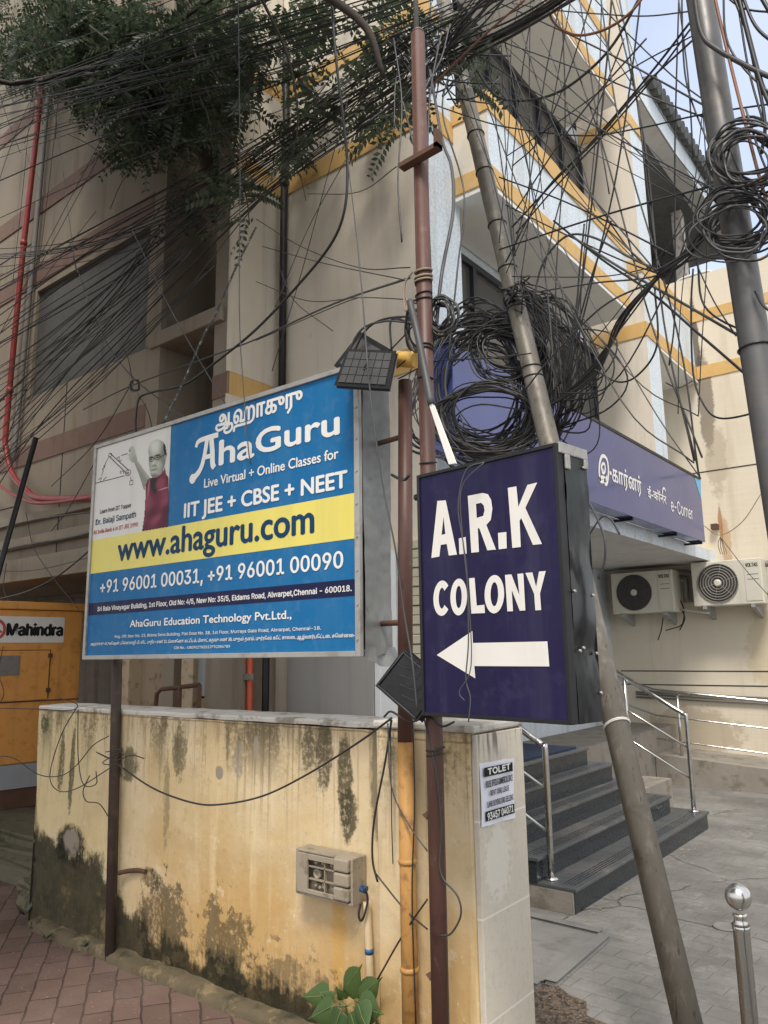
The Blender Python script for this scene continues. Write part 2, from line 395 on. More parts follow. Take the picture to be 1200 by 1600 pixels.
def mat_rust_pole():
    t = NT('red_oxide_paint'); n1 = t.noise(3, 6); n2 = t.noise(26, 8, (1,1,.5), rough=.75)
    c = t.mix(n1, (.070, .032, .024), (.115, .054, .041))
    c = t.mix(t.math('MULTIPLY', t.rng(n2, .56, .70), .7), c, (.19, .12, .095))
    c = t.mix(t.math('MULTIPLY', t.rng(t.noise(11, 7, loc=(1,2,3)), .58, .70), .7), c, (.05, .025, .018))
    t.bump(n2, .25, .002)
    return t.done(c, .48, 0, .45)
def mat_lean_pole():
    t = NT('weathered_steel'); n1 = t.noise(3, 6, (1,1,.5)); n2 = t.noise(20, 8, (1,1,.4), rough=.7)
    c = t.mix(n1, (.10, .09, .074), (.20, .18, .15))
    c = t.mix(t.math('MULTIPLY', t.rng(n2, .50, .66), .6), c, (.27, .245, .21))
    c = t.mix(t.math('MULTIPLY', t.rng(t.noise(45, 6, (1, 1, .25), loc=(3, 3, 3)), .6, .68), .7), c, (.06, .045, .03))
    c = t.mix(t.math('MULTIPLY', t.rng(t.noise(6, 7, loc=(5,2,3)), .56, .70), .6), c, (.07, .05, .035))
    t.bump(n2, .2, .003)
    return t.done(c, .5, .25, .4)
def mat_leaf(name, a, b):
    t = NT(name); o = t.pos.outputs['Random Per Island']
    c = t.mix(o, a, b); t.b.inputs['Subsurface Weight'].default_value = 0
    tr = t.n('ShaderNodeBsdfTranslucent'); t.put(tr.inputs[0], t.mix(o, mul(a, 1.6), mul(b, 1.6)))
    mx = t.n('ShaderNodeMixShader'); mx.inputs[0].default_value = .25; out = t.t.nodes['Material Output']
    t.t.links.new(t.b.outputs[0], mx.inputs[1]); t.t.links.new(tr.outputs[0], mx.inputs[2]); t.t.links.new(mx.outputs[0], out.inputs[0])
    return t.done(c, .5, 0, .4)
def mat_galv(name='dented_zinc_sheet', base=(.21, .215, .21), r=.45):
    t = NT(name); n1 = t.noise(2.2, 4); n2 = t.noise(25, 8, rough=.7)
    c = t.mix(n1, mul(base, .75), mul(base, 1.3)); c = t.mix(t.math('MULTIPLY', t.rng(n2, .58, .72), .5), c, mul(base, .45))
    t.bump(t.noise(4.5, 2), .5, .05)
    return t.done(c, t.rng(n2, .3, .7, r - .08, r + .18), .35, .4)
def mat_mosaic_soil():
    t = NT('leaf_litter'); v = t.n('ShaderNodeTexVoronoi'); w = t.n('ShaderNodeMix', data_type='VECTOR'); w.inputs[0].default_value = .09; nn = t.n('ShaderNodeTexNoise'); nn.inputs['Scale'].default_value = 18; nn.inputs['Detail'].default_value = 6; t.put(nn.inputs['Vector'], t.vec()); t.put(w.inputs[4], t.vec()); t.put(w.inputs[5], nn.outputs['Color']); t.put(v.inputs['Vector'], w.outputs[1]); v.inputs['Scale'].default_value = 70
    r = t.n('ShaderNodeValToRGB'); e = r.color_ramp.elements; e[0].color = (.035, .028, .022, 1); e[1].color = (.19, .14, .10, 1); e[1].position = .85
    q = t.n('ShaderNodeSeparateColor'); t.put(q.inputs[0], v.outputs['Color']); t.put(r.inputs[0], q.outputs[0])
    t.bump(v.outputs['Distance'], .8, .02)
    return t.done(r.outputs[0], .9)

MT = dict(
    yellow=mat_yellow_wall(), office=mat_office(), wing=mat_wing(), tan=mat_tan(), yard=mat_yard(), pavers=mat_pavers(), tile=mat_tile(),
    oxide=mat_rust_pole(), lean=mat_lean_pole(), zinc=mat_galv(), zinc_dark=simple('dark_dented_sheet', (.045, .05, .05), .22, .7, var=.12, sc=2, spot=(.07, .06, .05), spot_amt=.35, spot_sc=7), soil=mat_mosaic_soil(),
    orange=simple('orange_band_paint', (.60, .38, .135), .75, var=.12, spot=(.60, .50, .36), spot_amt=.4, spot_sc=5, bump=.2, streak=(.3, .16, .04), streak_amt=.3),
    brown_band=simple('brown_band_paint', (.175, .108, .082), .85, var=.2, streak=(.10, .06, .045), streak_amt=.5),
    trim=simple('white_trim', (.72, .72, .70), .7, var=.06),
    dark_frame=simple('dark_window_frame', (.035, .038, .048), .45),
    glass=simple('tinted_window_glass', (.09, .088, .085), .08, var=.25, sc=1.2, spec=.6),
    cable=simple('black_cable_sheath', (.018, .018, .019), .42, var=.4, sc=3),
    cable_dusty=simple('dusty_cable_sheath', (.042, .040, .038), .55, var=.4, sc=5),
    cable_grey=simple('faded_cable_sheath', (.06, .06, .062), .55, var=.4, sc=3),
    cable_brown=simple('brown_cable_sheath', (.22, .095, .05), .55, var=.3, sc=3),
    cable_white=simple('white_dotted_cable', (.035, .033, .03), .6, var=.3, spot=(.42,.40,.37), spot_amt=1, spot_sc=34),
    black=simple('black_plastic', (.012, .012, .013), .45, var=.3, spec=.35),
    panel_black=simple('dark_solar_cells', (.045, .045, .047), .6, var=.2, spot=(.10,.095,.09), spot_amt=.4),
    chrome=simple('brushed_stainless', (.55, .54, .52), .22, 1.0, var=.08),
    granite=simple('dark_granite', (.022, .028, .034), .25, var=.2, sc=20, spot=(.05, .05, .05), spot_amt=.15, spot_sc=3, spec=.6),
    granite_top=simple('dusty_granite_tread', (.075, .081, .085), .38, var=.25, sc=6, spot=(.20, .185, .165), spot_amt=.6, spot_sc=2.5),
    cement_grey=simple('worn_grey_slab', (.18, .175, .165), .88, var=.25, bump=.4, spot=(.10, .095, .085), spot_amt=.6, spot_sc=5),
    cement=simple('bare_cement', (.26, .235, .20), .9, var=.25, bump=.5, spot=(.10, .085, .06), spot_amt=.6, spot_sc=5),
    mossy=simple('mossy_cement', (.13, .115, .075), .92, var=.4, bump=.6, bsc=30, spot=(.035, .045, .018), spot_amt=.9, spot_sc=6),
    mosskerb=simple('mossy_yellow_kerb', (.10, .078, .045), .92, var=.4, bump=.6, bsc=30, spot=(.27, .20, .10), spot_amt=.75, spot_sc=9, streak=(.02, .02, .012), streak_amt=.8),
    sign_blue=simple('printed_blue', (.003, .125, .315), .5, spec=.25, var=.06, sc=2, streak=(.03, .16, .33), streak_amt=.35, spot=(.10, .20, .33), spot_amt=.25, spot_sc=16),
    sign_white=simple('printed_white', (.66, .645, .60), .4, var=.05, streak=(.5, .48, .42), streak_amt=.4),
    sign_yellow=simple('printed_yellow', (.72, .62, .12), .4, var=.05, streak=(.60, .52, .13), streak_amt=.5),
    sign_navy=simple('printed_navy', (.005, .007, .05), .5, spec=.25),
    ink_white=simple('white_lettering', (.74, .73, .70), .45, var=.05),
    ink_blue=simple('dark_blue_lettering', (.004, .042, .105), .55, spec=.2),
    ink_black=simple('black_lettering', (.012, .012, .013), .6, spec=.2),
    ink_red=simple('red_lettering', (.42, .06, .05), .5),
    frame_grey=simple('aluminium_frame', (.38, .37, .345), .45, .5, var=.12, spot=(.2,.17,.13), spot_amt=.5),
    ark_navy=simple('navy_vinyl', (.0105, .007, .045), .45, spec=.25, streak=(.06, .055, .10), streak_amt=.3, var=.15, sc=2, spot=(.05, .045, .10), spot_amt=.25, spot_sc=14),
    vinyl=simple('cut_white_vinyl', (.74, .71, .66), .45, var=.05, streak=(.6, .56, .5), streak_amt=.3),
    fascia=simple('violet_blue_fascia', (.062, .082, .255), .16, .35, var=.06, sc=1, spec=.8),
    cyan=simple('sky_blue_vinyl', (.12, .42, .66), .4),
    gen=simple('orange_enamel', (.64, .29, .065), .5, var=.1, spot=(.30, .11, .02), spot_amt=.4, streak=(.30, .12, .03), streak_amt=.35),
    rust=simple('rusty_steel', (.10, .05, .03), .85, var=.4, bump=.4),
    grey_paint=simple('grey_paint', (.30, .31, .32), .6, var=.1, streak=(.2,.2,.2), streak_amt=.3),
    door_grey=simple('grey_door_paint', (.34, .33, .32), .6, var=.06, streak=(.25,.24,.23), streak_amt=.4),
    pale_white=simple('white_wall_panel', (.70, .74, .78), .7, var=.05),
    shutter=simple('cream_roller_shutter', (.50, .47, .36), .5, var=.1),
    ac=simple('cream_ac_enamel', (.60, .57, .48), .42, var=.06, streak=(.38, .34, .26), streak_amt=.35),
    ac_dark=simple('dark_fan_grille', (.05, .047, .044), .5, var=.2),
    plaster_box=simple('dusty_grey_box', (.30, .255, .19), .75, var=.2, spot=(.13, .10, .07), spot_amt=.7, spot_sc=14),
    meter_in=simple('dusty_meter_inside', (.27, .225, .165), .8, var=.3),
    pvc=simple('cream_pvc', (.60, .47, .29), .6, var=.15, spot=(.32, .22, .12), spot_amt=.5),
    yellow_pole=simple('old_yellow_paint', (.42, .22, .06), .65, var=.2, sc=9, spot=(.20, .09, .04), spot_amt=.8, spot_sc=14, bump=.2),
    red_pipe=simple('red_pipe_paint', (.27, .035, .03), .45, var=.2),
    orange_pipe=simple('orange_red_pipe', (.62, .10, .035), .4, var=.1),
    grey_pipe=simple('grey_pvc_pipe', (.19, .18, .165), .6, var=.2),
    boarding=simple('grey_boarded_window', (.085, .082, .075), .7, var=.25, sc=1.5, streak=(.05,.048,.045), streak_amt=.6, spot=(.13,.12,.11), spot_amt=.4, spot_sc=4),
    dark_in=simple('dark_interior', (.03, .026, .022), .9, var=.3),
    concrete_in=simple('raw_concrete', (.17, .165, .16), .9, var=.25, spot=(.08,.08,.08), spot_amt=.5),
    roof_tile=simple('roof_sheet', (.10, .105, .10), .8, var=.3),
    flaking=simple('flaking_white_column', (.56, .52, .48), .85, var=.1, spot=(.16, .13, .11), spot_amt=1.0, spot_sc=11),
    blue_mat=simple('blue_mat', (.012, .022, .055), .95, var=.3),
    paper=simple('white_paper', (.70, .71, .78), .8, var=.04),
    strap=simple('white_strap', (.62, .60, .56), .5, var=.1),
    post_brown=simple('old_brown_paint', (.060, .042, .034), .6, var=.25, spot=(.12, .08, .06), spot_amt=.5, spot_sc=14),
    cream_side=simple('cream_side_paint', (.62, .56, .46), .8, var=.08, streak=(.34, .28, .2), streak_amt=.4),
    bark=simple('dark_bark', (.045, .036, .028), .9, var=.4, bump=.6),
    leaf=mat_leaf('tree_leaf', (.020, .034, .019), (.085, .108, .066)),
    plant=mat_leaf('seedling_leaf', (.035, .075, .022), (.085, .14, .04)),
    rope=simple('jute_rope', (.30, .24, .17), .9, var=.3),
    yellow_lamp=simple('yellow_enamel', (.62, .38, .08), .5, var=.15, spot=(.3,.15,.04), spot_amt=.4),
    skin=simple('portrait_pale', (.46, .48, .42), .45, var=.04), skin_mid=simple('portrait_mid', (.30, .32, .28), .45, var=.04),
    skin_dark=simple('portrait_dark', (.13, .14, .125), .45, var=.04), shirt=simple('portrait_maroon', (.20, .022, .05), .45, var=.1),
    shirt_dark=simple('portrait_maroon_fold', (.085, .008, .022), .45, var=.05), shirt_light=simple('portrait_maroon_edge', (.36, .10, .13), .45, var=.05),
)

# ------------------------------------------------------------------ lettering
try:
    SANS = bpy.data.fonts.load(bpy.utils.system_resource('DATAFILES', path='fonts') + '/Inter.woff2')
except Exception:
    SANS = None
_glyph_cache = {}
def glyphs(body, font=None, spacing=1.0):
    key = (body, font.name if font else '', spacing)
    if key in _glyph_cache: return _glyph_cache[key]
    cu = bpy.data.curves.new('lettering', 'FONT'); cu.body = body; cu.size = 1; cu.resolution_u = 4; cu.offset = .004 if any(ord(ch) > 0x900 for ch in body) else 0.0; cu.space_character = spacing
    if font: cu.font = font
    o = bpy.data.objects.new('lettering', cu); COL.objects.link(o)
    dg = bpy.context.evaluated_depsgraph_get(); dg.update()
    me = bpy.data.meshes.new_from_object(o.evaluated_get(dg))
    v = [(p.co.x, p.co.y) for p in me.vertices]; f = [tuple(p.vertices) for p in me.polygons]
    bpy.data.objects.remove(o); bpy.data.curves.remove(cu); bpy.data.meshes.remove(me)
    _glyph_cache[key] = (v, f); return v, f
def text(mb, body, mapf, u0, u1, base, top, font=None, bold=.02, ref='H', d=.002, spacing=1.0):
    """lettering fitted between u0 and u1, its ref letter as tall as base..top"""
    v, f = glyphs(body, font, spacing); rv, _ = glyphs(ref, font)
    h = max(p[1] for p in rv); a = min(p[0] for p in v); b = max(p[0] for p in v)
    sx = (u1 - u0) / (b - a); sy = (top - base) / h; w = bold * (top - base)
    offs = [(0, 0)] if bold <= 0 else [(0, 0), (w, 0), (-w, 0), (0, w * .7), (0, -w * .7)]
    if ord(max(body)) > 0x900:      # overlapping brush strokes: every facet on its own hair-thin level
        jr = random.Random(1)
        for k, (ox, oy) in enumerate(offs):
            for q in f:
                e = d + k * .00012 + jr.random() * .0001; mb.add([mapf(u0 + (v[i][0] - a) * sx + ox, base + v[i][1] * sy + oy, e) for i in q], [tuple(range(len(q)))])
        return
    for k, (ox, oy) in enumerate(offs):
        mb.add([mapf(u0 + (p[0] - a) * sx + ox, base + p[1] * sy + oy, d + k * .00012) for p in v], f)
def stroke(mb, pts, w, mapf, d, sub=6, smooth=True):
    """flat brush line of width w (number or list) through pts of the (u, v) plane"""
    P = spline([Vector((p[0], p[1], 0)) for p in pts], sub) if smooth and len(pts) > 2 else [Vector((p[0], p[1], 0)) for p in pts]
    L = []; R = []
    for i, p in enumerate(P):
        t = (P[min(i+1, len(P)-1)] - P[max(i-1, 0)]).normalized(); n = Vector((-t.y, t.x, 0))
        if isinstance(w, (list, tuple)):
            q = i / (len(P) - 1) * (len(w) - 1); k = min(int(q), len(w) - 2); ww = w[k] + (w[k+1] - w[k]) * (q - k)
        else: ww = w
        a = p + n * ww / 2; b = p - n * ww / 2; L.append(mapf(a.x, a.y, d)); R.append(mapf(b.x, b.y, d))
    n = len(P); mb.add(L + R, [(i, i+1, n+i+1, n+i) for i in range(n-1)])
def poly(mb, outline, mapf, d, holes=()):
    """filled outline in the (u, v) plane with holes"""
    from mathutils.geometry import tessellate_polygon
    loops = [[Vector((p[0], p[1], 0)) for p in outline]] + [[Vector((p[0], p[1], 0)) for p in h] for h in holes]
    tr = tessellate_polygon(loops); fl = [p for l in loops for p in l]
    mb.add([mapf(p.x, p.y, d) for p in fl], [tuple(t) for t in tr])
def ell(cx, cy, rx, ry, n=24, a0=0, a1=360):
    return [(cx + rx * math.cos(math.radians(a0 + (a1 - a0) * k / n)), cy + ry * math.sin(math.radians(a0 + (a1 - a0) * k / n))) for k in range(n if a1 - a0 == 360 else n + 1)]
# ------------------------------------------------------------------ ground
m = MB(); m.add([(-60, -40, 0), (60, -40, 0), (60, 80, 0), (-60, 80, 0)], [(0, 1, 2, 3)])
tag(m.build('yard_ground', MT['yard']), 'worn grey concrete yard in front of the steps', 'ground', kind='structure')
m = MB(); m.add([(-14, -4, .004), (-1.45, -4, .004), (-1.45, 2.56, .004), (-5.2, 2.9, .004), (-5.6, 3.5, .004), (-14, 3.6, .004)], [(0, 1, 2, 3, 4, 5)])
tag(m.build('pavement', MT['pavers']), 'red interlocking paver footpath below the yellow wall', 'pavement', kind='structure')
m = MB()
r2 = random.Random(3)
edge = [(-1.9, 3.45), (-2.12, 3.98), (-2.04, 4.06), (-1.92, 3.72), (-1.78, 3.62), (-1.66, 3.60), (-1.60, 3.47), (-1.49, 3.44), (-1.40, 3.52), (-1.38, 3.38), (-1.22, 3.34), (-1.12, 3.20), (-1.02, 3.0), (-.98, 2.6), (-1.54, 2.5), (-1.54, 2.85), (-1.8, 3.1)]
m.face([(x + r2.uniform(-.02, .02), y, .006) for x, y in edge])
tag(m.build('soil_patch', MT['soil']), 'bare earth patch with dry leaf litter at the foot of the tiled pillar', 'soil', kind='structure')
m = MB()   # loose dry leaves and grit
for k in range(900):
    a = r2.random(); px_, py_ = (r2.uniform(-1.55, -1.0), r2.uniform(2.7, 3.3)) if a < .6 else ((r2.uniform(-2.3, -1.6), r2.uniform(3.3, 4.9)) if a < .66 else (-2.19 + abs(r2.gauss(0, .07)), r2.uniform(4.6, 7.6)) if a < .74 else (r2.uniform(-6, -1.8), r2.uniform(1.6, 2.5)))
    s = r2.uniform(.004, .013) if a < .74 else r2.uniform(.003, .008); q = r2.uniform(0, 6.3); e = Vector((math.cos(q), math.sin(q), r2.uniform(-.3, .3))) * s; g = Vector((-math.sin(q), math.cos(q), r2.uniform(-.4, .4))) * s * .5
    c = Vector((px_, py_, .009 + s * .4)); m.add([c - e, c + g, c + e, c - g], [(0, 1, 2, 3)])
tag(m.build('leaf_litter', simple('dry_leaf', (.32, .22, .12), .9, var=.5, sc=40)), 'scattered dry leaf scraps and grit on the ground', 'litter', kind='stuff')

# manhole cover in the yard
c0 = thing('manhole_cover', 'square concrete manhole cover set in the yard beside the steps', 'manhole cover', (-2.1, 4.15, 0))
m = MB(); A, B, C_, D = Vector((-2.42, 3.62, .004)), Vector((-1.93, 3.66, .004)), Vector((-1.96, 4.40, .004)), Vector((-2.6, 4.42, .004))
m.prism([A, B, C_, D], (0, 0, .012)); m.build('slab', MT['cement_grey'], c0, bevel=.004)
m = MB()
for p, q in ((A, B), (B, C_), (C_, D)):
    t = (q - p).normalized(); n = Vector((t.y, -t.x, 0)); m.prism([p + n * .012, q + n * .012, q + n * .07, p + n * .07], (0, 0, .024))
m.build('rim', MT['cement_grey'], c0, bevel=.005)

m = MB(); m.lathe(at(1134, 1449, 'z', 0), (0, 0, 1), [(.075, .001), (.07, .009), (.055, .010), (.05, .006), (.01, .006)], 24); tag(m.build('drain_cover', MT['cement_grey']), 'small round drain cover in the concrete behind the bollard', 'drain cover')

# ------------------------------------------------------------------ old tan apartment building on the left
B1 = thing('apartment_building', 'old tan plastered building with brown bands in the shade of the tree', 'building', (-8, 4.0, 0))
m = MB(); Y0 = 4.0
m.box(-14, -5.9, Y0, Y0 + .25, 2.62, 4.48)                 # panel under the window
m.box(-14, -8.25, Y0, Y0 + .25, 4.48, 11)
m.box(-8.25, -5.9, Y0, Y0 + .25, 5.82, 11)
m.box(-5.9, -5.72, Y0 - .03, Y0 + .25, 2.62, 11)           # pilaster
m.box(-4.98, -4.8, Y0, 4.6, 0, 11)                         # corner pier
m.box(-5.72, -4.8, Y0 + 1.6, Y0 + 1.75, 0, 11)              # back of the recess
m.box(-5.9, -5.72, Y0 + .25, Y0 + 1.75, 0, 11)
m.box(-4.98, -4.8, 4.6, Y0 + 1.6, 0, 11)
m.box(-5.72, -4.98, Y0 + .1, Y0 + 1.6, 10.8, 11)
m.box(-14, -5.9, 5.6, 5.8, 0, 2.62)                        # ground floor back wall
m.box(-14, -4.98, Y0 + .25, 5.8, 2.45, 2.62)               # slab over the ground floor
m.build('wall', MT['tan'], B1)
m = MB()
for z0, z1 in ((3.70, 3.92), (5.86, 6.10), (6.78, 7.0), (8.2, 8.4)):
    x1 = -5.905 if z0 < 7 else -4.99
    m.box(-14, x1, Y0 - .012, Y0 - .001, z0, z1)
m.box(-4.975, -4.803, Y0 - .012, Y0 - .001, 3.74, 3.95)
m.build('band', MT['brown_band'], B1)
m = MB(); m.box(-5.86, -4.84, Y0 - .06, Y0 + 1.55, 4.42, 4.56); m.build('ledge', MT['tan'], B1, bevel=.01)
m = MB(); m.box(-5.72, -4.98, Y0 + .1, Y0 + 1.55, 6.9, 7.05); m.build('ledge', MT['tan'], B1, bevel=.01)
m = MB(); m.box(-14, -5.9, Y0 - .16, Y0 + .25, 2.38, 2.615); m.box(-14, -6.0, Y0 - .08, Y0 - .001, 2.75, 2.86); m.box(-14, -6.0, Y0 - .08, Y0 - .001, 3.02, 3.10); m.build('canopy', MT['tan'], B1, bevel=.008)
win = MB(); win.box(-8.25, -5.9, Y0 + .03, Y0 + .07, 4.48, 5.82); w1 = win.build('window', MT['boarding'], B1)
m = MB(); m.box(-8.25, -8.17, Y0 - .01, Y0 + .028, 4.48, 5.82); m.box(-5.98, -5.905, Y0 - .01, Y0 + .028, 4.48, 5.82); m.box(-8.17, -5.98, Y0 - .01, Y0 + .028, 5.76, 5.82); m.build('frame', MT['tan'], w1)
m = MB()
for z in (3.25, 4.6, 6.45): m.box(-14, -8.3, Y0 - .004, Y0 - .0005, z, z + .012)
for x in (-7.4,): m.box(x, x + .012, Y0 - .004, Y0 - .0005, 2.65, 4.47)
m.build('joint', MT['dark_in'], B1)
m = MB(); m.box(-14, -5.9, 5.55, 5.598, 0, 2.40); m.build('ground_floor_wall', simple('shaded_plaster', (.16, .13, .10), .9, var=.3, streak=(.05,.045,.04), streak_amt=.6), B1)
m = MB(); m.box(-6.55, -6.33, 4.2, 4.42, 0, 2.42); m.box(-5.42, -5.26, 4.1, 4.3, 0, 2.42); m.build('column', simple('stained_cream_column', (.46, .36, .24), .85, var=.15, spot=(.14,.10,.07), spot_amt=.8, spot_sc=10), B1, bevel=.008)
m = MB(); m.box(-6.33, -5.42, 4.34, 4.40, 0, 2.42); m.build('infill_panel', simple('brown_cream_panel', (.33, .25, .17), .85, var=.15, spot=(.11,.075,.055), spot_amt=.9, spot_sc=3), B1)
m = MB(); m.box(-5.26, -4.985, 4.15, 4.18, 1.27, 2.4); m.build('meter_panel', MT['grey_paint'], B1)
m = MB(); m.box(-5.26, -4.985, 4.15, 4.178, 0, 1.25); m.build('skirting', simple('ochre_skirting', (.33, .21, .08), .85, var=.2), B1)

# ------------------------------------------------------------------ office building with orange bands
B2 = thing('office_building', 'cream and white office building with orange bands and dark strip windows', 'building', (-3.6, 7, 0))
m = MB()
m.box(-4.797, -3.1, 4.6, 4.85, 0, 10.8)                      # wall facing the street
m.box(-3.42, -3.1, 4.85, 5.05, 0, 10.8)                      # corner strip
m.box(-3.42, -2.75, 8.55, 8.97, 2.85, 10.8)                  # pier
m.box(-4.4, -4.2, 4.85, 10.5, 0, 2.7)                        # entrance wall
m.box(-4.2, -3.42, 4.85, 10.5, 2.7, 2.86)                    # floor slabs
m.box(-3.42, -2.72, 5.05, 10.5, 2.7, 2.846)
m.box(-4.2, -3.42, 5.05, 8.55, 5.2, 5.35); m.box(-4.2, -3.42, 5.05, 8.55, 8.0, 8.2)
m.box(-3.6, -3.42, 5.05, 8.55, 2.86, 3.5)
m.box(-3.42, -3.32, 8.97, 10.5, 2.86, 5.2)
m.box(-3.6, -3.5, 8.97, 10.5, 6.2, 10.8)
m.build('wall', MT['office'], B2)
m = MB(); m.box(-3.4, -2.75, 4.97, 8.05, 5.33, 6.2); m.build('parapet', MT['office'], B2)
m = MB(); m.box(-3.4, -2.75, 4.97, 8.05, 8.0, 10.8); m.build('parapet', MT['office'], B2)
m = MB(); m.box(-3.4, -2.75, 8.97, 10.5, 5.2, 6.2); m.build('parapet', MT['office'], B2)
m = MB()
def wrap(y0, y1, z0, z1, end=True, x=-2.75, xi=-3.099, t=.012):
    m.box(x, x + t, y0 - (t if end else 0), y1, z0, z1)
    if end: m.box(xi, x, y0 - t, y0 - .0005, z0, z1)
wrap(4.97, 8.05, 5.36, 5.52); wrap(4.97, 8.05, 6.02, 6.21)
wrap(4.97, 8.05, 8.03, 8.18); wrap(4.97, 8.05, 8.74, 8.90)
wrap(8.97, 10.5, 5.22, 5.40, False); wrap(8.97, 10.5, 6.03, 6.21, False)
m.box(-3.4, -2.738, 8.538, 8.5495, 5.22, 5.40); m.box(-2.75, -2.738, 8.55, 8.97, 5.22, 5.40)
m.box(-2.95, -2.738, 8.538, 8.5495, 6.03, 6.21); m.box(-2.75, -2.738, 8.55, 8.97, 6.03, 6.21)
m.box(-3.4, -2.738, 8.538, 8.5495, 8.0, 8.16); m.box(-2.75, -2.738, 8.55, 8.97, 8.0, 8.16)
m.box(-3.1, -3.088, 4.588, 4.969, 5.86, 6.05); m.box(-4.78, -3.1, 4.588, 4.5995, 5.86, 6.05)
m.box(-3.1, -3.088, 4.588, 4.969, 6.86, 7.03); m.box(-4.78, -3.1, 4.588, 4.5995, 6.86, 7.03)
m.box(-4.797, -4.787, 4.02, 4.587, 5.86, 6.05); m.box(-4.797, -4.787, 4.02, 4.587, 6.86, 7.03)
m.box(-4.797, -4.787, 4.02, 4.587, 3.76, 3.96); m.box(-4.786, -3.1, 4.588, 4.5995, 3.76, 3.96)
m.build('band', MT['orange'], B2, bevel=.002)
m = MB()
for z0 in (5.30, 7.97): m = MB(); m.box(-3.4, -2.735, 4.955, 8.065, z0, z0 + .03); m.build('trim', MT['trim'], B2)
m = MB(); m.box(-3.3, -2.735, 8.97, 10.5, 5.17, 5.2); m.build('trim', MT['trim'], B2)
m = MB()
m.box(-4.797, -4.786, 3.985, 4.587, 2.5, 3.759); m.box(-4.797, -4.786, 3.985, 4.587, 3.961, 5.859); m.box(-4.797, -4.786, 3.985, 4.587, 6.051, 6.859); m.box(-4.797, -4.786, 3.985, 4.587, 7.031, 10.8)
m.build('side_wall', MT['cream_side'], B2)
def window(z0, z1, y0, y1, step, x=-3.42):
    f = MB()
    f.box(x - .03, x + .03, y0, y1, z0, z0 + .06); f.box(x - .03, x + .03, y0, y1, z1 - .06, z1)
    n = round((y1 - y0) / step)
    for k in range(n + 1):
        yy = y0 + (y1 - y0) * k / n; f.box(x - .025, x + .035, max(y0, yy - .03), min(y1, yy + .03), z0 + .06, z1 - .06)
    f.box(x - .02, x + .025, y0, y1, z0 + (z1 - z0) * .72, z0 + (z1 - z0) * .72 + .035) if z0 < 5 else None
    w = f.build('window', MT['dark_frame'], B2)
    g = MB(); g.box(x - .015, x - .008, y0, y1, z0 + .05, z1 - .05); g.build('pane', MT['glass'], w)
window(3.5, 5.2, 5.05, 8.55, .7); window(6.2, 7.97, 5.05, 8.55, .55)
w_ = MB(); w_.box(-3.5, -3.46, 8.97, 10.5, 6.2, 7.9)
# wing with the air conditioners, at right angles
m = MB(); m.box(-4.4, .6, 10.5, 10.75, 0, 6.72); m.box(.4, .6, 10.75, 16, 0, 6.72)
m.build('wing_wall', MT['wing'], B2)
m = MB()
for z0, z1 in ((5.22, 5.40), (6.05, 6.20)): m.box(-2.735, .6, 10.488, 10.4995, z0, z1)
m.build('band', MT['orange'], B2, bevel=.002)
m = MB()
for z in (1.30, 3.92, 1.12): m.box(-4.1, .6, 10.496, 10.4995, z, z + .014)
m.build('joint', MT['dark_in'], B2)
# covered terrace above the wing
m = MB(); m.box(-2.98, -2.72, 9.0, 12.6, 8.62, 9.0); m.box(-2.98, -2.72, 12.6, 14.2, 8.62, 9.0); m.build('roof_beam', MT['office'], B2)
m = MB(); m.box(-7, -2.98, 9.4, 14.2, 8.72, 8.9); m.box(-7, -3.5, 13.4, 13.6, 6.5, 8.72); m.box(-4.6, -4.4, 10.75, 13.4, 6.5, 8.72); m.build('terrace_room', MT['concrete_in'], B2)
m = MB()
for k in range(30): m.tube([(-2.60, 9.3 + k * .165, 9.02), (-5.2, 9.3 + k * .165, 9.75)], .085, 8)
m.build('roof', MT['roof_tile'], B2)
m = MB(); m.box(-3.28, -3.12, 11.9, 12.06, 6.5, 8.62); m.build('column', MT['flaking'], B2, bevel=.01)
m = MB(); m.tube(spline([(-3.1, 11.2, 6.7), (-3.1, 11.2, 7.0), (-3.0, 11.2, 7.08), (-2.65, 11.2, 7.08), (-2.58, 11.2, 7.0), (-2.58, 11.2, 6.7)]), .022, 8); m.tube([(-3.1, 11.2, 6.88), (-2.58, 11.2, 6.88)], .016, 8); m.build('terrace_rail', MT['trim'], B2)
m = MB(); m.box(-4.4, .4, 10.75, 14, 6.35, 6.45); m.build('terrace_floor', MT['concrete_in'], B2)
# street-level details on the wall facing the street
m = MB(); m.box(-4.62, -3.70, 4.56, 4.599, 0, 2.3); m.build('metal_door', MT['door_grey'], B2, bevel=.004)
m = MB(); m.box(-3.69, -3.64, 4.565, 4.599, 0, 2.3); m.box(-3.64, -3.48, 4.57, 4.599, 0, 2.35); m.build('white_panel', MT['pale_white'], B2)
sh = MB()
for k in range(34): sh.box(-3.46, -3.105, 4.57 - (k % 2) * .008, 4.599, .05 + k * .07, .05 + k * .07 + .066)
sh.build('roller_shutter', MT['shutter'], B2, bevel=.006)
m = MB(); m.tube([(-4.70, 4.545, 3.2), (-4.70, 4.545, 5.9)], .034, 10)
m.tube(spline([(-4.70, 4.545, 5.9), (-4.68, 4.545, 6.5), (-4.70, 4.545, 7.4)]), .034, 10); m.build('conduit', MT['black'], B2)
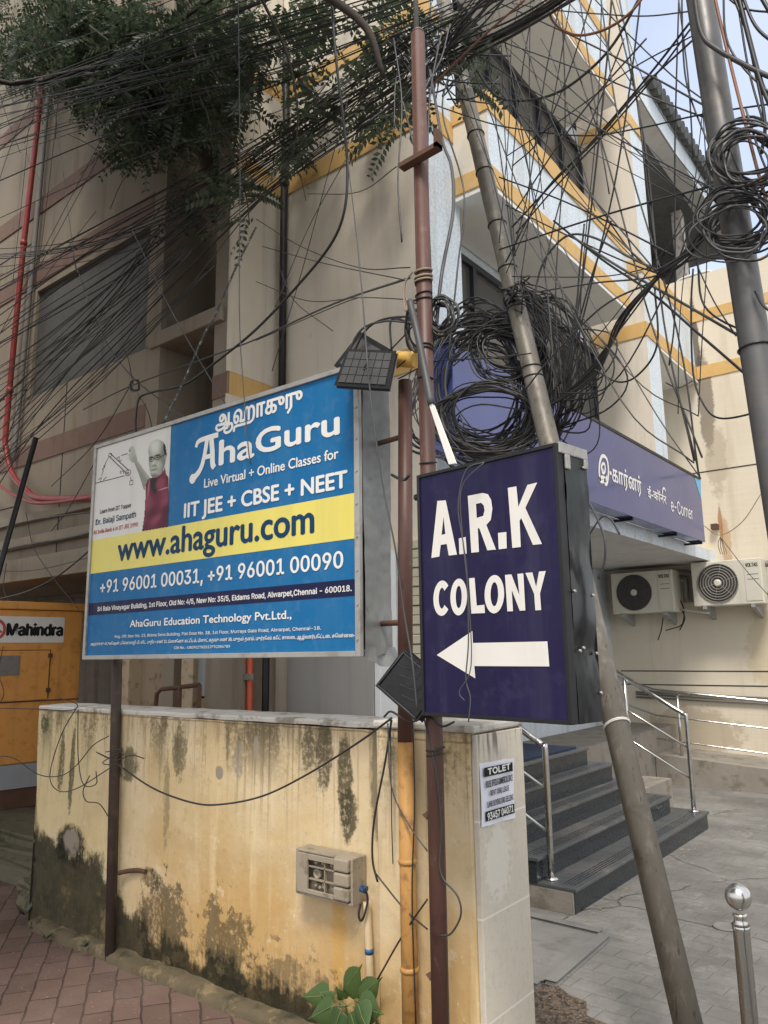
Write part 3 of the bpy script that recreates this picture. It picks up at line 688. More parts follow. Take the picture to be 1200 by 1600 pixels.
# entrance recess below the canopy
m = MB(); m.box(-4.198, -4.17, 5.5, 5.62, .75, 2.69); m.build('door_frame', simple('cream_door_frame', (.5, .42, .28), .7), B2)
m = MB(); m.box(-4.198, -4.18, 5.64, 6.8, .75, 2.55); m.build('entrance_door', simple('white_entrance_panel', (.62, .64, .66), .35), B2)
m = MB()
for i, dx in enumerate((0, .09)):
    m.tube(spline([(-4.05, 10.42, 2.62 - dx), (-3.4, 10.42, 2.60 - dx), (-3.06 - dx, 10.42, 2.58 - dx), (-3.02 - dx, 10.42, 2.5), (-3.02 - dx, 10.42, 2.2)]), .04, 8)
m.build('refrigerant_pipe', MT['grey_pipe'], B2)
m = MB()
for z in (.93, .97, 1.0): m.tube([(-3.9, 10.47, z + .03), (-2.0, 10.47, z - .02), (.5, 10.47, z - .06)], .011, 6)
m.build('wall_pipe', MT['grey_pipe'], B2)
m = MB(); m.box(-2.72, -2.64, 10.40, 10.499, 3.13, 3.20); m.build('pipe_stub', MT['rust'], B2)

# illuminated fascia over the steps
FX = -2.5
F_ = thing('shop_sign', 'long violet-blue fascia sign lettered e-Corner in three scripts above the steps', 'sign', (FX, 6.5, 2.82))
m = MB(); m.box(-2.66, FX, 3.92, 9.28, 2.82, 3.565); m.build('box', MT['fascia'], F_, bevel=.004)
m = MB(); m.box(-2.67, FX + .006, 3.91, 9.29, 3.566, 3.595); m.build('top_trim', MT['black'], F_)
m = MB()
m = None
for yy in (5.95, 7.0, 8.3, 9.2): b_ = MB(); b_.box(-2.9, -2.52, yy, yy + .03, 2.795, 2.818); b_.build('bracket', MT['black'], F_)
fm = lambda u, v, d: (FX + d, u, v)
def fpt(px, py): p = at(px, py, 'x', FX); return p.y, p.z
def fz(px, py): return at(px, py, 'x', FX).z
FZ = lambda x, y: (900 + x / 5.4545, 660 + y / 5.4545)
m = MB()
poly(m, [fpt(*FZ(1008, 470)), fpt(*FZ(1062, 492)), fpt(*FZ(1066, 660))], fm, .0025)
m.build('corner_motif', MT['cyan'], F_)
m = MB()
ya, yb = fpt(*FZ(310, 500))[0], fpt(*FZ(558, 600))[0]; zb, zt = fz(*FZ(310, 498)), fz(*FZ(318, 400))
text(m, 'கார்னர்', fm, ya, yb, zb, zt, None, .035, 'க', d=.003)
m.build('tamil_lettering', MT['ink_white'], F_)
m = MB()   # the large rounded first letter, drawn with a brush
def fq(x, y): return fpt(*FZ(x, y))
wd = .032
stroke(m, [fq(207, 500), fq(196, 430), fq(199, 350), fq(215, 295), fq(238, 288), fq(262, 320), fq(272, 380), fq(273, 440), fq(265, 505), fq(254, 528), fq(244, 515), fq(243, 480), fq(232, 470), fq(214, 470), fq(203, 482), fq(207, 500), fq(225, 505), fq(246, 490), fq(262, 462)], wd, fm, .003)
stroke(m, [fq(216, 410), fq(214, 378), fq(226, 352), fq(240, 358), fq(246, 392), fq(240, 425), fq(225, 432), fq(220, 415), fq(230, 400)], wd * .8, fm, .0035)
stroke(m, [fq(284, 430), fq(300, 436)], wd, fm, .003)
m.build('initial_letter', MT['ink_white'], F_)
m = MB()
ya, yb = fpt(*FZ(608, 600))[0], fpt(*FZ(766, 650))[0]; zb, zt = fz(*FZ(612, 632)), fz(*FZ(612, 566))
text(m, 'ई-कॉनर', fm, ya, yb, zb, zt, None, .03, 'क', d=.003)
yr = ya + (yb - ya) * .80; stroke(m, [(yr, zt + .01), (yr + .03, zt + .07), (yr + .08, zt + .085), (yr + .11, zt + .06)], .022, fm, .003)
m.build('hindi_lettering', MT['ink_white'], F_)
m = MB(); ya, yb = fpt(*FZ(806, 700))[0], fpt(*FZ(993, 800))[0]; zb, zt = fz(*FZ(855, 772)), fz(*FZ(855, 668))
text(m, 'e-Corner', fm, ya, yb, zb, zt, SANS, .022, 'C', d=.003); m.build('english_lettering', MT['ink_white'], F_)

# entrance steps
S_ = thing('entrance_steps', 'five dark granite steps climbing to the entrance below the blue fascia', 'steps', (-2.8, 6.2, 0))
xs = [-2.22, -2.46, -2.67, -2.82, -2.95]; ye = [(4.68, 7.5), (4.66, 7.24), (4.66, 7.0), (4.66, 6.85), (4.66, 6.63)]
for k in range(5):
    m = MB(); x, (ya, yb) = xs[k], ye[k]; z = .15 * (k + 1)
    m.box(-4.2, x, ya, yb, z - .15 + .001, z - .022); s = m.build('riser', MT['granite'], S_)
    m = MB(); m.box(-4.2, x + .018, ya - .012, yb + .012, z - .022, z); t_ = m.build('tread', MT['granite_top'], S_, bevel=.004)
    g = MB()
    for q in range(4): g.box(x - .035 - q * .022, x - .027 - q * .022, ya + .06, yb - .06, z, z + .0015)
    g.build('grip_groove', MT['granite'], t_)
m = MB(); m.box(-4.19, -2.99, 4.9, 6.5, .751, .765); m.build('mat', MT['blue_mat'], S_)
m = MB(); m.box(-3.2, -2.224, 4.663, 4.679, .002, .127); m.build('side_face', MT['cement'], S_)
def handrail(label, y, xe, ze, base):
    h = thing('handrail', label, 'handrail', (xe, y, base), 'stainless handrails of the entrance')
    m = MB(); m.tube(spline([(xe, y, base), (xe, y, ze - .09), (xe - .02, y, ze - .02), (xe - .10, y, ze + .03)], 5) + [(xe - .95, y, ze + .03 + .85 * .62)], .021, 10); m.build('top_rail', MT['chrome'], h)
    m = MB()
    for dz in (.28, .55): m.tube([(xe, y, base + dz), (xe - .95, y, base + dz + .95 * .58)], .0095, 8)
    m.build('mid_rail', MT['chrome'], h)
    m = MB(); m.tube([(xe - .56, y, base + .42), (xe - .56, y, ze + .33)], .018, 10); m.build('post', MT['chrome'], h)
    m = MB(); m.lathe((xe, y, base), (0, 0, 1), [(.045, 0), (.045, .008), (.026, .02)]); m.build('base_flange', MT['chrome'], h)
handrail('stainless handrail on the near left end of the dark steps', 4.78, -2.42, 1.0, .15)
handrail('stainless handrail on the far right end of the dark steps', 7.42, -2.31, 1.02, .15)
# ramp and its rail along the wing wall
R_ = thing('ramp', 'weathered cement ramp along the wall below the air conditioners', 'ramp', (-2, 9.9, 0))
m = MB(); m.add([(-3.4, 9.62, 0), (.6, 9.5, 0), (.6, 10.5, 0), (-3.4, 10.5, 0), (-3.4, 9.62, .34), (.6, 9.5, .10), (.6, 10.5, .10), (-3.4, 10.5, .34)], [(4, 5, 6, 7), (0, 1, 5, 4), (3, 0, 4, 7), (1, 2, 6, 5)])
m.build('ramp_body', MT['cement'], R_)
m = MB(); m.box(-4.19, -3.41, 6.9, 10.49, 0, .62); m.box(-3.41, -2.75, 7.4, 8.2, 0, .3); m.build('landing_wall', MT['cement'], R_)
h = thing('handrail', 'long stainless handrail along the cement ramp by the far wall', 'handrail', (-2.6, 9.75, .2), 'stainless handrails of the entrance')
m = MB(); m.tube([(-4.1, 9.75, 1.32), (-3.40, 9.75, 1.09), (.4, 9.65, .80)], .024, 10); m.build('top_rail', MT['chrome'], h)
m = MB()
for dz in (.30, .58): m.tube([(-4.1, 9.75, 1.32 - dz), (-3.40, 9.75, 1.09 - dz), (.4, 9.65, .80 - dz)], .010, 8)
m.build('mid_rail', MT['chrome'], h)
for xx in (-3.95, -3.12, -1.7):
    m = MB(); zt = 1.09 - (xx + 3.4) * .076; m.tube([(xx, 9.75, .2), (xx, 9.75, zt)], .019, 10); m.build('post', MT['chrome'], h)

# air conditioners
def aircon(label, x0, x1, z0, z1, yf, dark):
    a = thing('air_conditioner', label, 'air conditioner', ((x0+x1)/2, yf + .15, z0), 'outdoor air conditioner units on the wing wall')
    m = MB(); m.box(x0, x1, yf, yf + .3, z0, z1); m.build('casing', MT['ac'], a, bevel=.012)
    w = x1 - x0; hh = z1 - z0; cx = x0 + w * .375; cz = z0 + hh * .5; r = hh * .43
    m = MB(); m.lathe((cx, yf - .001, cz), (0, -1, 0), [(r, 0), (r, .004), (r * .98, .006)], 40); d = m.build('fan_grille', MT['ac_dark'], a)
    m = MB(); n = 7 if not dark else 5
    for k in range(1, n + 1):
        rr = r * (k + .3) / (n + .3); m.tube([(cx + rr * math.cos(q * math.pi / 18), yf - .011, cz + rr * math.sin(q * math.pi / 18)) for q in range(36)], .006 if not dark else .0035, 5, closed=True)
    for k in range(6):
        q = k * math.pi / 3 + .3; m.tube([(cx + .04 * math.cos(q), yf - .008, cz + .04 * math.sin(q)), (cx + r * math.cos(q), yf - .008, cz + r * math.sin(q))], .004, 4)
    m.build('grille_ring', simple('worn_grille_wire', (.26, .235, .21) if not dark else (.07, .065, .06), .5), d)
    m = MB(); m.lathe((cx, yf - .012, cz), (0, -1, 0), [(.045, 0), (.045, .008), (.03, .016)], 20); m.build('hub', MT['ac'], a)
    m = MB(); m.box(x0 + w * .76, x1 - w * .02, yf - .006, yf - .0005, z0 + .04, z1 - .03); p = m.build('service_panel', MT['ac'], a, bevel=.003)
    m = MB(); text(m, 'VOLTAS', lambda u, v, dd: (u, yf - .006 - dd, v), x0 + w * .785, x1 - w * .05, z1 - .105, z1 - .06, SANS, .05, d=.001)
    for zz in (.30, .36): m.add([(x0 + w * .80, yf - .0075, z0 + zz), (x1 - w * .05, yf - .0075, z0 + zz), (x1 - w * .05, yf - .0075, z0 + zz + .006), (x0 + w * .80, yf - .0075, z0 + zz + .006)], [(0, 1, 2, 3)])
    m.build('badge', MT['ink_black'], p)
    for xx in (x0 + w * .16, x1 - w * .16):
        m = MB(); m.box(xx - .02, xx + .02, yf - .02, 10.49, z0 - .035, z0 - .001); m.add([(xx - .02, yf + .02, z0 - .035), (xx + .02, yf + .02, z0 - .035), (xx + .02, 10.49, z0 - .035), (xx - .02, 10.49, z0 - .035), (xx - .02, 10.49, z0 - .16), (xx + .02, 10.49, z0 - .16)], [(0, 1, 5, 4), (0, 4, 3), (1, 2, 5)])
        m.build('bracket', MT['grey_paint'], a)
aircon('cream air conditioner unit in the shade below the canopy, dark fan', -4.0, -3.17, 2.07, 2.62, 10.1, True)
aircon('cream air conditioner unit on the open wall with a ringed grille', -2.93, -2.10, 2.12, 2.68, 10.1, False)

# ------------------------------------------------------------------ yellow compound wall and its pillar
W_ = thing('compound_wall', 'peeling yellow compound wall with moss along its foot', 'wall', (-3.5, 2.75, 0))
rw = random.Random(5)
m = MB()
def wallface(u, v):
    x = -4.9 + u * 2.88; z = v * 1.275
    return (x + (.03 * math.sin(v * 5) if u == 0 else 0) - (.03 * (1 - v) if u == 0 else 0) * -1, 2.62 + .006 * math.sin(x * 3.1 + z * 2) + rw.uniform(-.002, .002), z)
m.grid(wallface, 80, 36, True)
m.add([(-4.9, 2.622, 0), (-4.9, 2.85, 0), (-4.9, 2.85, 1.275), (-4.9, 2.622, 1.275), (-2.02, 2.85, 0), (-2.02, 2.85, 1.275)], [(0, 3, 2, 1), (1, 2, 5, 4)])
m.build('wall_body', MT['yellow'], W_)
m = MB()
def cap(u, v):
    x = -4.915 + u * 2.90; e = .002 * math.sin(x * 17) + rw.uniform(-.0015, .0015)
    y, z = [(2.614, 1.272), (2.610, 1.288), (2.616, 1.296), (2.74, 1.300), (2.86, 1.298), (2.862, 1.27)][round(v * 5)]
    return (x, y + e * (1 if v < .4 else 0), z + e * .5 + .012 * u)
m.grid(cap, 60, 5, False); m.add([cap(0, k / 5) for k in range(6)], [(0, 1, 2, 3, 4, 5)])
m.build('coping', simple('limewashed_coping', (.66, .63, .57), .85, var=.1, spot=(.20, .17, .12), spot_amt=.8, spot_sc=7), W_)
m = MB()
def kerb(u, v):
    x = -4.75 + u * 2.72; e = .005 * math.sin(x * 9) + .004 * math.sin(x * 31) + rw.uniform(-.004, .004)
    y, z = [(2.535, .0), (2.540, .032), (2.553, .045), (2.585, .05), (2.625, .056)][round(v * 4)]
    return (x, y + e, z + (e if 0 < v else 0))
m.grid(kerb, 70, 4, True); m.build('kerb', MT['mosskerb'], W_)

G_ = thing('gate_pillar', 'square wall pillar, yellow in front and tiled on its side', 'pillar', (-1.79, 2.7, 0))
m = MB(); m.box(-2.02, -1.57, 2.5, 2.86, 0, 1.30); m.build('pillar_body', MT['yellow'], G_, bevel=.01)
m = MB(); m.box(-1.569, -1.545, 2.505, 2.86, 0, 1.295); m.build('tile_cladding', MT['tile'], G_, bevel=.003)
m = MB(); m.box(-2.03, -1.545, 2.49, 2.87, 1.301, 1.33); m.build('cap', simple('grey_pillar_cap', (.50, .47, .42), .8, var=.15, spot=(.15,.13,.1), spot_amt=.7), G_, bevel=.008)

N_ = thing('paper_notice', 'white TOLET paper notice pasted on the tiled pillar side', 'notice', (-1.54, 2.63, .98))
nm = lambda u, v, d: (-1.5435 + d, u, v)
nrn = random.Random(8)
m = MB(); m.grid(lambda u, v: (-1.5435 + .004 * math.sin(u * 9 + v * 5) * (1 if 0 < v < 1 else 2) * .5 + .0025, 2.515 + .25 * u + .006 * (v - .5), .968 + .222 * v - .008 * (u - .5) + nrn.uniform(-.001, .001)), 10, 10, True)
m.build('sheet', MT['paper'], N_)
m = MB()
for z0, z1 in ((1.143, 1.176), (.988, 1.022)): m.add([nm(2.535, z0, .0085), nm(2.75, z0 - .004, .0085), nm(2.75, z1 - .004, .0085), nm(2.535, z1, .0085)], [(0, 1, 2, 3)])
for b_, a_, q_, z0, z1 in (('HOUSE, OFFICE & COMMERCIAL SPACE', 2.545, 2.745, 1.104, 1.127), ('RENT (OR) LEASE', 2.575, 2.715, 1.072, 1.091), ('LAND BUYING (OR) SELLING', 2.55, 2.745, 1.034, 1.054)):
    text(m, b_, nm, a_, q_, z0, z1, SANS, .03, d=.0085)
m.build('print', MT['ink_black'], N_)
m = MB(); text(m, 'TOLET', nm, 2.56, 2.728, 1.149, 1.170, SANS, .10, d=.0095); text(m, '93457 04071', nm, 2.547, 2.738, .991, 1.015, SANS, .07, d=.0095); m.build('reversed_print', MT['ink_white'], N_)

# steps and rubble left of the wall
P_ = thing('plinth', 'broken mossy cement steps at the left end of the yellow wall', 'steps', (-5.9, 3.3, 0))
def rough(x0, x1, y0, y1, z0, z1, mat, name, seed):
    q = random.Random(seed); b = bmesh.new(); bmesh.ops.create_cube(b, size=1)
    bmesh.ops.subdivide_edges(b, edges=b.edges[:], cuts=4, use_grid_fill=True)
    for v in b.verts:
        v.co = Vector((x0 + (v.co.x + .5) * (x1 - x0), y0 + (v.co.y + .5) * (y1 - y0), z0 + (v.co.z + .5) * (z1 - z0))) + Vector([q.uniform(-.018, .018) for _ in range(3)])
        v.co.z = max(v.co.z, .001)
    mm = MB(); b.verts.index_update(); mm.add([v.co.copy() for v in b.verts], [tuple(v.index for v in f.verts) for f in b.faces]); b.free()
    return mm
rough(-7.4, -4.98, 2.95, 3.25, 0, .13, 0, '', 1).build('lower_step', MT['mossy'], P_, bevel=.012)
rough(-8.6, -4.98, 3.25, 4.1, 0, .22, 0, '', 2).build('upper_step', MT['mossy'], P_, bevel=.012)
rough(-5.25, -4.96, 2.72, 3.0, 0, .17, 0, '', 3).build('corner_stone', MT['mossy'], P_, bevel=.02)
m = MB(); m.box(-9.5, -5.0, 4.1, 5.6, 0, .30); m.build('paved_platform', MT['pavers'], P_)
tag(rough(-4.98, -4.80, 2.18, 2.32, 0, .085, 0, '', 4).build('broken_stone', MT['cement'], bevel=.01), 'loose pale broken stone lying on the red pavers', 'stone')
tag(rough(-1.66, -1.50, 3.0, 3.2, 0, .05, 0, '', 6).build('broken_stone', MT['mossy'], bevel=.02), 'low mossy cement lump beside the tiled pillar in the soil', 'stone')

# ------------------------------------------------------------------ generator on the left
GO = Vector((-7.28, 4.27, .34)); GD = Vector((.13, .99, 0)).normalized(); GN = Vector((GD.y, -GD.x, 0))     # front runs along GD, faces GN
g = thing('generator', 'orange steel generator cabinet with a white name plate left of the wall', 'generator', GO)
def gp(u, v, d=0): return GO - GD * u + GN * d + Vector((0, 0, v))
def gbox(mm, u0, u1, v0, v1, d0, d1):
    mm.obox(gp((u0+u1)/2, (v0+v1)/2, (d0+d1)/2), GD * (u1-u0)/2, GN * (d1-d0)/2, Vector((0, 0, (v1-v0)/2)))
def gu(px, py):
    d = ray(px, py); t = (GO - CAMPOS).dot(GN) / d.dot(GN); p = CAMPOS + d * t - GO; return -p.dot(GD), p.z
u0g = .0
m = MB(); gbox(m, 0, 2.2, .28, 1.72, -1.1, 0); m.build('cabinet', MT['gen'], g, bevel=.012)
m = MB(); gbox(m, -.03, 2.2, 1.722, 1.80, -1.13, .03); m.build('lid', MT['gen'], g, bevel=.012)
m = MB(); gbox(m, .0, 2.2, .06, .277, -1.1, .005); m.build('base_panel', MT['grey_paint'], g)
m = MB(); gbox(m, -.02, 2.2, -.12, .057, -1.1, -.02); m.build('skid', MT['rust'], g)
a, b = gu(78, 1015), gu(-30, 1115)
m = MB(); gbox(m, a[0], a[0] + 1.0, .86, 1.33, .001, .014); d_ = m.build('door', MT['gen'], g, bevel=.004)
m = MB(); gbox(m, a[0] + .28, a[0] + .58, 1.10, 1.285, .0145, .02); m.build('window', simple('cloudy_window', (.17, .155, .14), .3, var=.4), d_)
m = MB()
for v in (.93, 1.26): gbox(m, a[0] - .02, a[0] + .02, v, v + .04, .012, .028)
m.build('hinge', MT['rust'], d_)
m = MB(); gbox(m, 0, 2.2, .845, .857, .0005, .008); gbox(m, a[0] - .012, a[0] - .001, .87, 1.33, .0005, .004); gbox(m, a[0] - .012, a[0] + 1.0, 1.331, 1.338, .0005, .004); m.build('seam', MT['rust'], g)
pa, pb = gu(101, 968), gu(0, 1000)
m = MB(); gbox(m, pa[0], pa[0] + 1.1, 1.405, 1.655, .001, .006); pl = m.build('name_plate', MT['sign_white'], g)
gm = lambda u, v, d: tuple(gp(-u, v, .006 + d))
m = MB(); l_, r_ = gu(11, 985)[0], gu(97, 985)[0]
text(m, 'Mahindra', gm, -l_, -r_, 1.475, 1.585, SANS, .09, 'M', d=.002); m.build('lettering', MT['ink_black'], pl)
m = MB(); cu = -gu(-6, 980)[0]; stroke(m, ell(cu, 1.53, .075, .085, 24) + ell(cu, 1.53, .075, .085, 24)[:1], .028, gm, .002, smooth=False)
stroke(m, [(cu - .05, 1.50), (cu, 1.55), (cu + .05, 1.50)], .02, gm, .002, smooth=False); m.build('emblem', MT['ink_red'], pl)
# ------------------------------------------------------------------ blue advertising board
SY = 2.40
BB = thing('billboard', 'blue and yellow lightbox board advertising classes, on brown posts behind the wall', 'signboard', (-3.0, 2.5, 0))
SX0, SX1, SZ0, SZ1 = -4.06, -2.0, 1.585, 2.84
m = MB(); m.box(SX0 + .02, SX1 - .03, SY, SY + .02, SZ0 + .02, SZ1 - .02); m.build('panel', MT['sign_blue'], BB)
m = MB()
m.box(SX0, SX0 + .022, SY - .012, SY + .19, SZ0, SZ1); m.box(SX1 - .032, SX1 - .004, SY - .012, SY + .012, SZ0, SZ1)
m.box(SX0 + .022, SX1 - .032, SY - .012, SY + .19, SZ0, SZ0 + .024); m.box(SX0 + .022, SX1 - .032, SY - .012, SY + .19, SZ1 - .024, SZ1)
m.build('frame', MT['frame_grey'], BB, bevel=.003)
m = MB(); rz = random.Random(4)
m.grid(lambda u, v: (SX1 + .004 * math.sin(v * 7 + u * 3) + rz.uniform(-.0015, .0015), SY + .013 + .185 * u, SZ0 + .01 * (u > .4) * (v < .1) + (SZ1 - SZ0) * v), 5, 24, True)
m.box(SX0 + .022, SX1 - .012, SY + .186, SY + .196, SZ0 + .03, SZ1 - .03)
m.build('side_sheet', MT['zinc'], BB)
m = MB()   # torn flap at the lower corner
m.grid(lambda u, v: (SX1 - .002 + .03 * u * (1 - v) + .012 * math.sin(u * 9), SY + .03 + .18 * u, SZ0 - .012 - .03 * math.sin(u * 2.6) * (1 - v) + .05 * v), 8, 3, True); m.build('torn_flap', MT['zinc'], BB)
m = MB()
for k in range(9): m.lathe((SX1 - .018, SY - .012, SZ0 + .07 + k * .14), (0, -1, 0), [(.006, 0), (.005, .004)], 8)
m.build('rivet', MT['frame_grey'], BB)
def sp(px, py): p = at(px, py, 'y', SY); return p.x, p.z
C1 = lambda x, y: sp(130 + x / 2.4, 560 + y / 2.4)
sm_ = lambda u, v, d: (u, SY - d, v)
def quad(mb, u0, u1, v0, v1, d): mb.add([sm_(u0, v0, d), sm_(u1, v0, d), sm_(u1, v1, d), sm_(u0, v1, d)], [(0, 1, 2, 3)])
zy1 = (C1(30, 685)[1] + C1(1035, 500)[1]) / 2; zy0 = (C1(30, 808)[1] + C1(1040, 672)[1]) / 2
zn1 = C1(1040, 825)[1]; zn0 = C1(1043, 888)[1]; xw = C1(323, 450)[0]
xl, xr = SX0 + .023, SX1 - .033
m = MB(); quad(m, xl, xr, zy0, zy1, .0012); yb_ = m.build('yellow_strip', MT['sign_yellow'], BB)
m = MB(); quad(m, xl, xr, zn0, zn1, .0012); m.build('navy_strip', MT['sign_navy'], BB)
m = MB(); quad(m, xl, xw, zy1, SZ1 - .024, .0012); pw = m.build('picture_area', MT['sign_white'], BB)
def line(body, L, R, ht, mat, bold=.03, font=SANS, ref='H', mb=None, d=.0024, spacing=1.0, name='lettering', parent=None):
    """L, R: baseline ends in the close-up; ht: letter height there, at the right end"""
    (u0, zb0), (u1, zb1) = C1(*L), C1(*R); zt = C1(R[0], R[1] - ht)[1]
    m = mb or MB(); text(m, body, sm_, u0, u1, zb1, zt, font, bold, ref, d, spacing)
    if mb is None: m.build(name, mat, parent or BB)
line('ha', (512, 398), (640, 368), 92, MT['ink_white'], .05, None)
line('Guru', (650, 364), (960, 282), 92, MT['ink_white'], .05, None)
line('Live Virtual + Online Classes for', (455, 487), (958, 374), 38, MT['ink_white'], .03, None)
line('IIT JEE + CBSE + NEET', (380, 598), (990, 482), 62, MT['ink_white'], .05, None)
line('www.ahaguru.com', (130, 758), (865, 652), 72, MT['ink_blue'], .06, None, 'x')
line('+91 96001 00031, +91 96001 00090', (65, 876), (975, 784), 61, MT['ink_white'], .04)
line('Sri Bala Vinayagar Building, 1st Floor, Old No: 4/5, New No: 35/5, Eldams Road, Alwarpet,Chennai - 600018.', (55, 943), (1008, 872), 22, MT['ink_white'], .045)
line('AhaGuru Education Technology Pvt.Ltd.,', (177, 1000), (782, 975), 31, MT['ink_white'], .035, None)
line('Reg. Off: New No. 23, Bhima Sena Building, Flat Door No. 3B, 1st Floor, Murrays Gate Road, Alwarpet, Chennai-18.', (120, 1043), (893, 1017), 13, MT['ink_white'], .02)
line('அஹாகுரு எடுகேஷன் டெக்னாலஜி பி. லிட். புதிய எண் 23, பீமாசேனா கட்டிடம், பிளாட் கதவு எண் 3B, முதல் தளம், முர்ரேஸ் கேட் சாலை, ஆழ்வார்பேட்டை, சென்னை-18.', (30, 1068), (1040, 1044), 11, MT['ink_white'], .03, None, 'க')
line('CIN No. : U80902TN2012PTC084789', (342, 1088), (552, 1085), 10, MT['ink_white'], .02)
# Tamil heading
m = MB()
(u0, _), (u1, zb) = C1(499, 245), C1(822, 172); zt = C1(812, 122)[1]
text(m, 'ஆஹாகுரு', sm_, u0, u1, zb, zt, None, .05, 'க', .0024); m.build('tamil_lettering', MT['ink_white'], BB)
# ornate first letter
m = MB(); B_ = lambda x, y: C1(x, y)
stroke(m, [B_(424, 334), B_(432, 314), B_(452, 303), B_(508, 286)], [.02, .026, .026, .028], sm_, .0024)
stroke(m, [B_(466, 305), B_(455, 370), B_(440, 418), B_(414, 452)], [.03, .03, .03, .036], sm_, .0026)
m.add([sm_(*p, .0027) for p in ell(*B_(412, 452), .026, .026, 16)], [tuple(range(16))])
stroke(m, [B_(482, 298), B_(486, 350), B_(487, 395), B_(494, 410)], [.034, .036, .036, .03], sm_, .0028)
stroke(m, [B_(456, 372), B_(486, 364)], .024, sm_, .0029)
m.build('ornate_initial', MT['ink_white'], BB)
# picture area: pulley diagram, captions and printed portrait
P8 = lambda x, y: sp(140 + x / 8, 660 + y / 8)
def cap_(body, L, R, ht, mat, bold, par):
    (u0, z0), (u1, z1) = P8(*L), P8(*R); zt = P8(R[0], R[1] - ht)[1]; m = MB(); text(m, body, sm_, u0, u1, z1, zt, SANS, bold, 'H', .0024); m.build('caption', mat, par)
cap_('Learn from IIT Topper', (135, 1140), (522, 1058), 50, MT['ink_black'], .03, pw)
cap_('Dr. Balaji Sampath', (80, 1285), (582, 1184), 72, MT['ink_blue'], .03, pw)
cap_('All India Rank 4 in IIT JEE 1990', (52, 1398), (607, 1297), 50, MT['ink_red'], .03, pw)
m = MB(); th = .004
def L8(pts, w=th, sm=False): stroke(m, [P8(*p) for p in pts], w, sm_, .0024, smooth=sm)
L8([(45, 770), (440, 668)]); L8([(150, 670), (180, 590)]); L8([(190, 540), (250, 420)]); L8([(262, 388), (492, 600)], .005); L8([(255, 432), (470, 640)], .005)
L8([(170, 600), (165, 580), (195, 560), (178, 545), (200, 535)], th, True); L8([(345, 450), (375, 430), (372, 490), (405, 470)], th, True); L8([(400, 415), (480, 390)], th)
for c_, r_ in (((262, 408), 20), ((485, 630), 34), ((485, 635), 12)):
    e = [P8(c_[0] + r_ * math.cos(q * .4), c_[1] + r_ * math.sin(q * .4) * 1.1 - r_ * math.cos(q * .4) * .25) for q in range(17)]; stroke(m, e, th, sm_, .0024, smooth=False)
L8([(515, 680), (522, 720)]); L8([(505, 735), (545, 722), (545, 775), (505, 785), (505, 735)]); L8([(400, 640), (385, 620), (405, 610)], th, True); L8([(415, 600), (435, 640)], th); L8([(115, 720), (150, 690), (140, 740)], th, True); L8([(175, 725), (215, 680)], th)
m.build('pulley_drawing', MT['ink_black'], pw)
SIL = dict(shirt=[(660, 1362), (690, 1150), (700, 960), (700, 790), (730, 700), (800, 690), (930, 600), (945, 560), (960, 650), (990, 690), (985, 1306)],
    arm=[(560, 440), (600, 480), (680, 590), (752, 690), (715, 730), (700, 800), (685, 850), (655, 760), (615, 640), (570, 520)],
    hand=[(490, 350), (510, 310), (545, 298), (566, 330), (580, 400), (600, 470), (560, 505), (525, 490), (495, 450), (490, 400), (510, 385)],
    head=[(742, 400), (740, 330), (770, 250), (840, 214), (910, 235), (950, 290), (962, 370), (970, 400), (960, 450), (935, 560), (900, 640), (830, 690), (780, 680), (755, 600), (745, 500)])
def inside(x, y, P):
    r = False; j = len(P) - 1
    for i in range(len(P)):
        if (P[i][1] > y) != (P[j][1] > y) and x < (P[j][0] - P[i][0]) * (y - P[i][1]) / (P[j][1] - P[i][1]) + P[i][0]: r = not r
        j = i
    return r
for k_ in ('hand', 'arm', 'head'): SIL[k_] = [(v.x, v.y) for v in spline([Vector((p[0], p[1], 0)) for p in SIL[k_] + SIL[k_][:1]], 5)[:-1]]
def se(x, y, cx, cy, rx, ry, soft=.5, tilt=0.0):
    dx, dy = x - cx, y - cy; u = (dx * math.cos(tilt) + dy * math.sin(tilt)) / rx; v = (-dx * math.sin(tilt) + dy * math.cos(tilt)) / ry
    d = math.sqrt(u * u + v * v); q = max(0, min(1, (1 + soft - d) / (2 * soft))); return q * q * (3 - 2 * q)
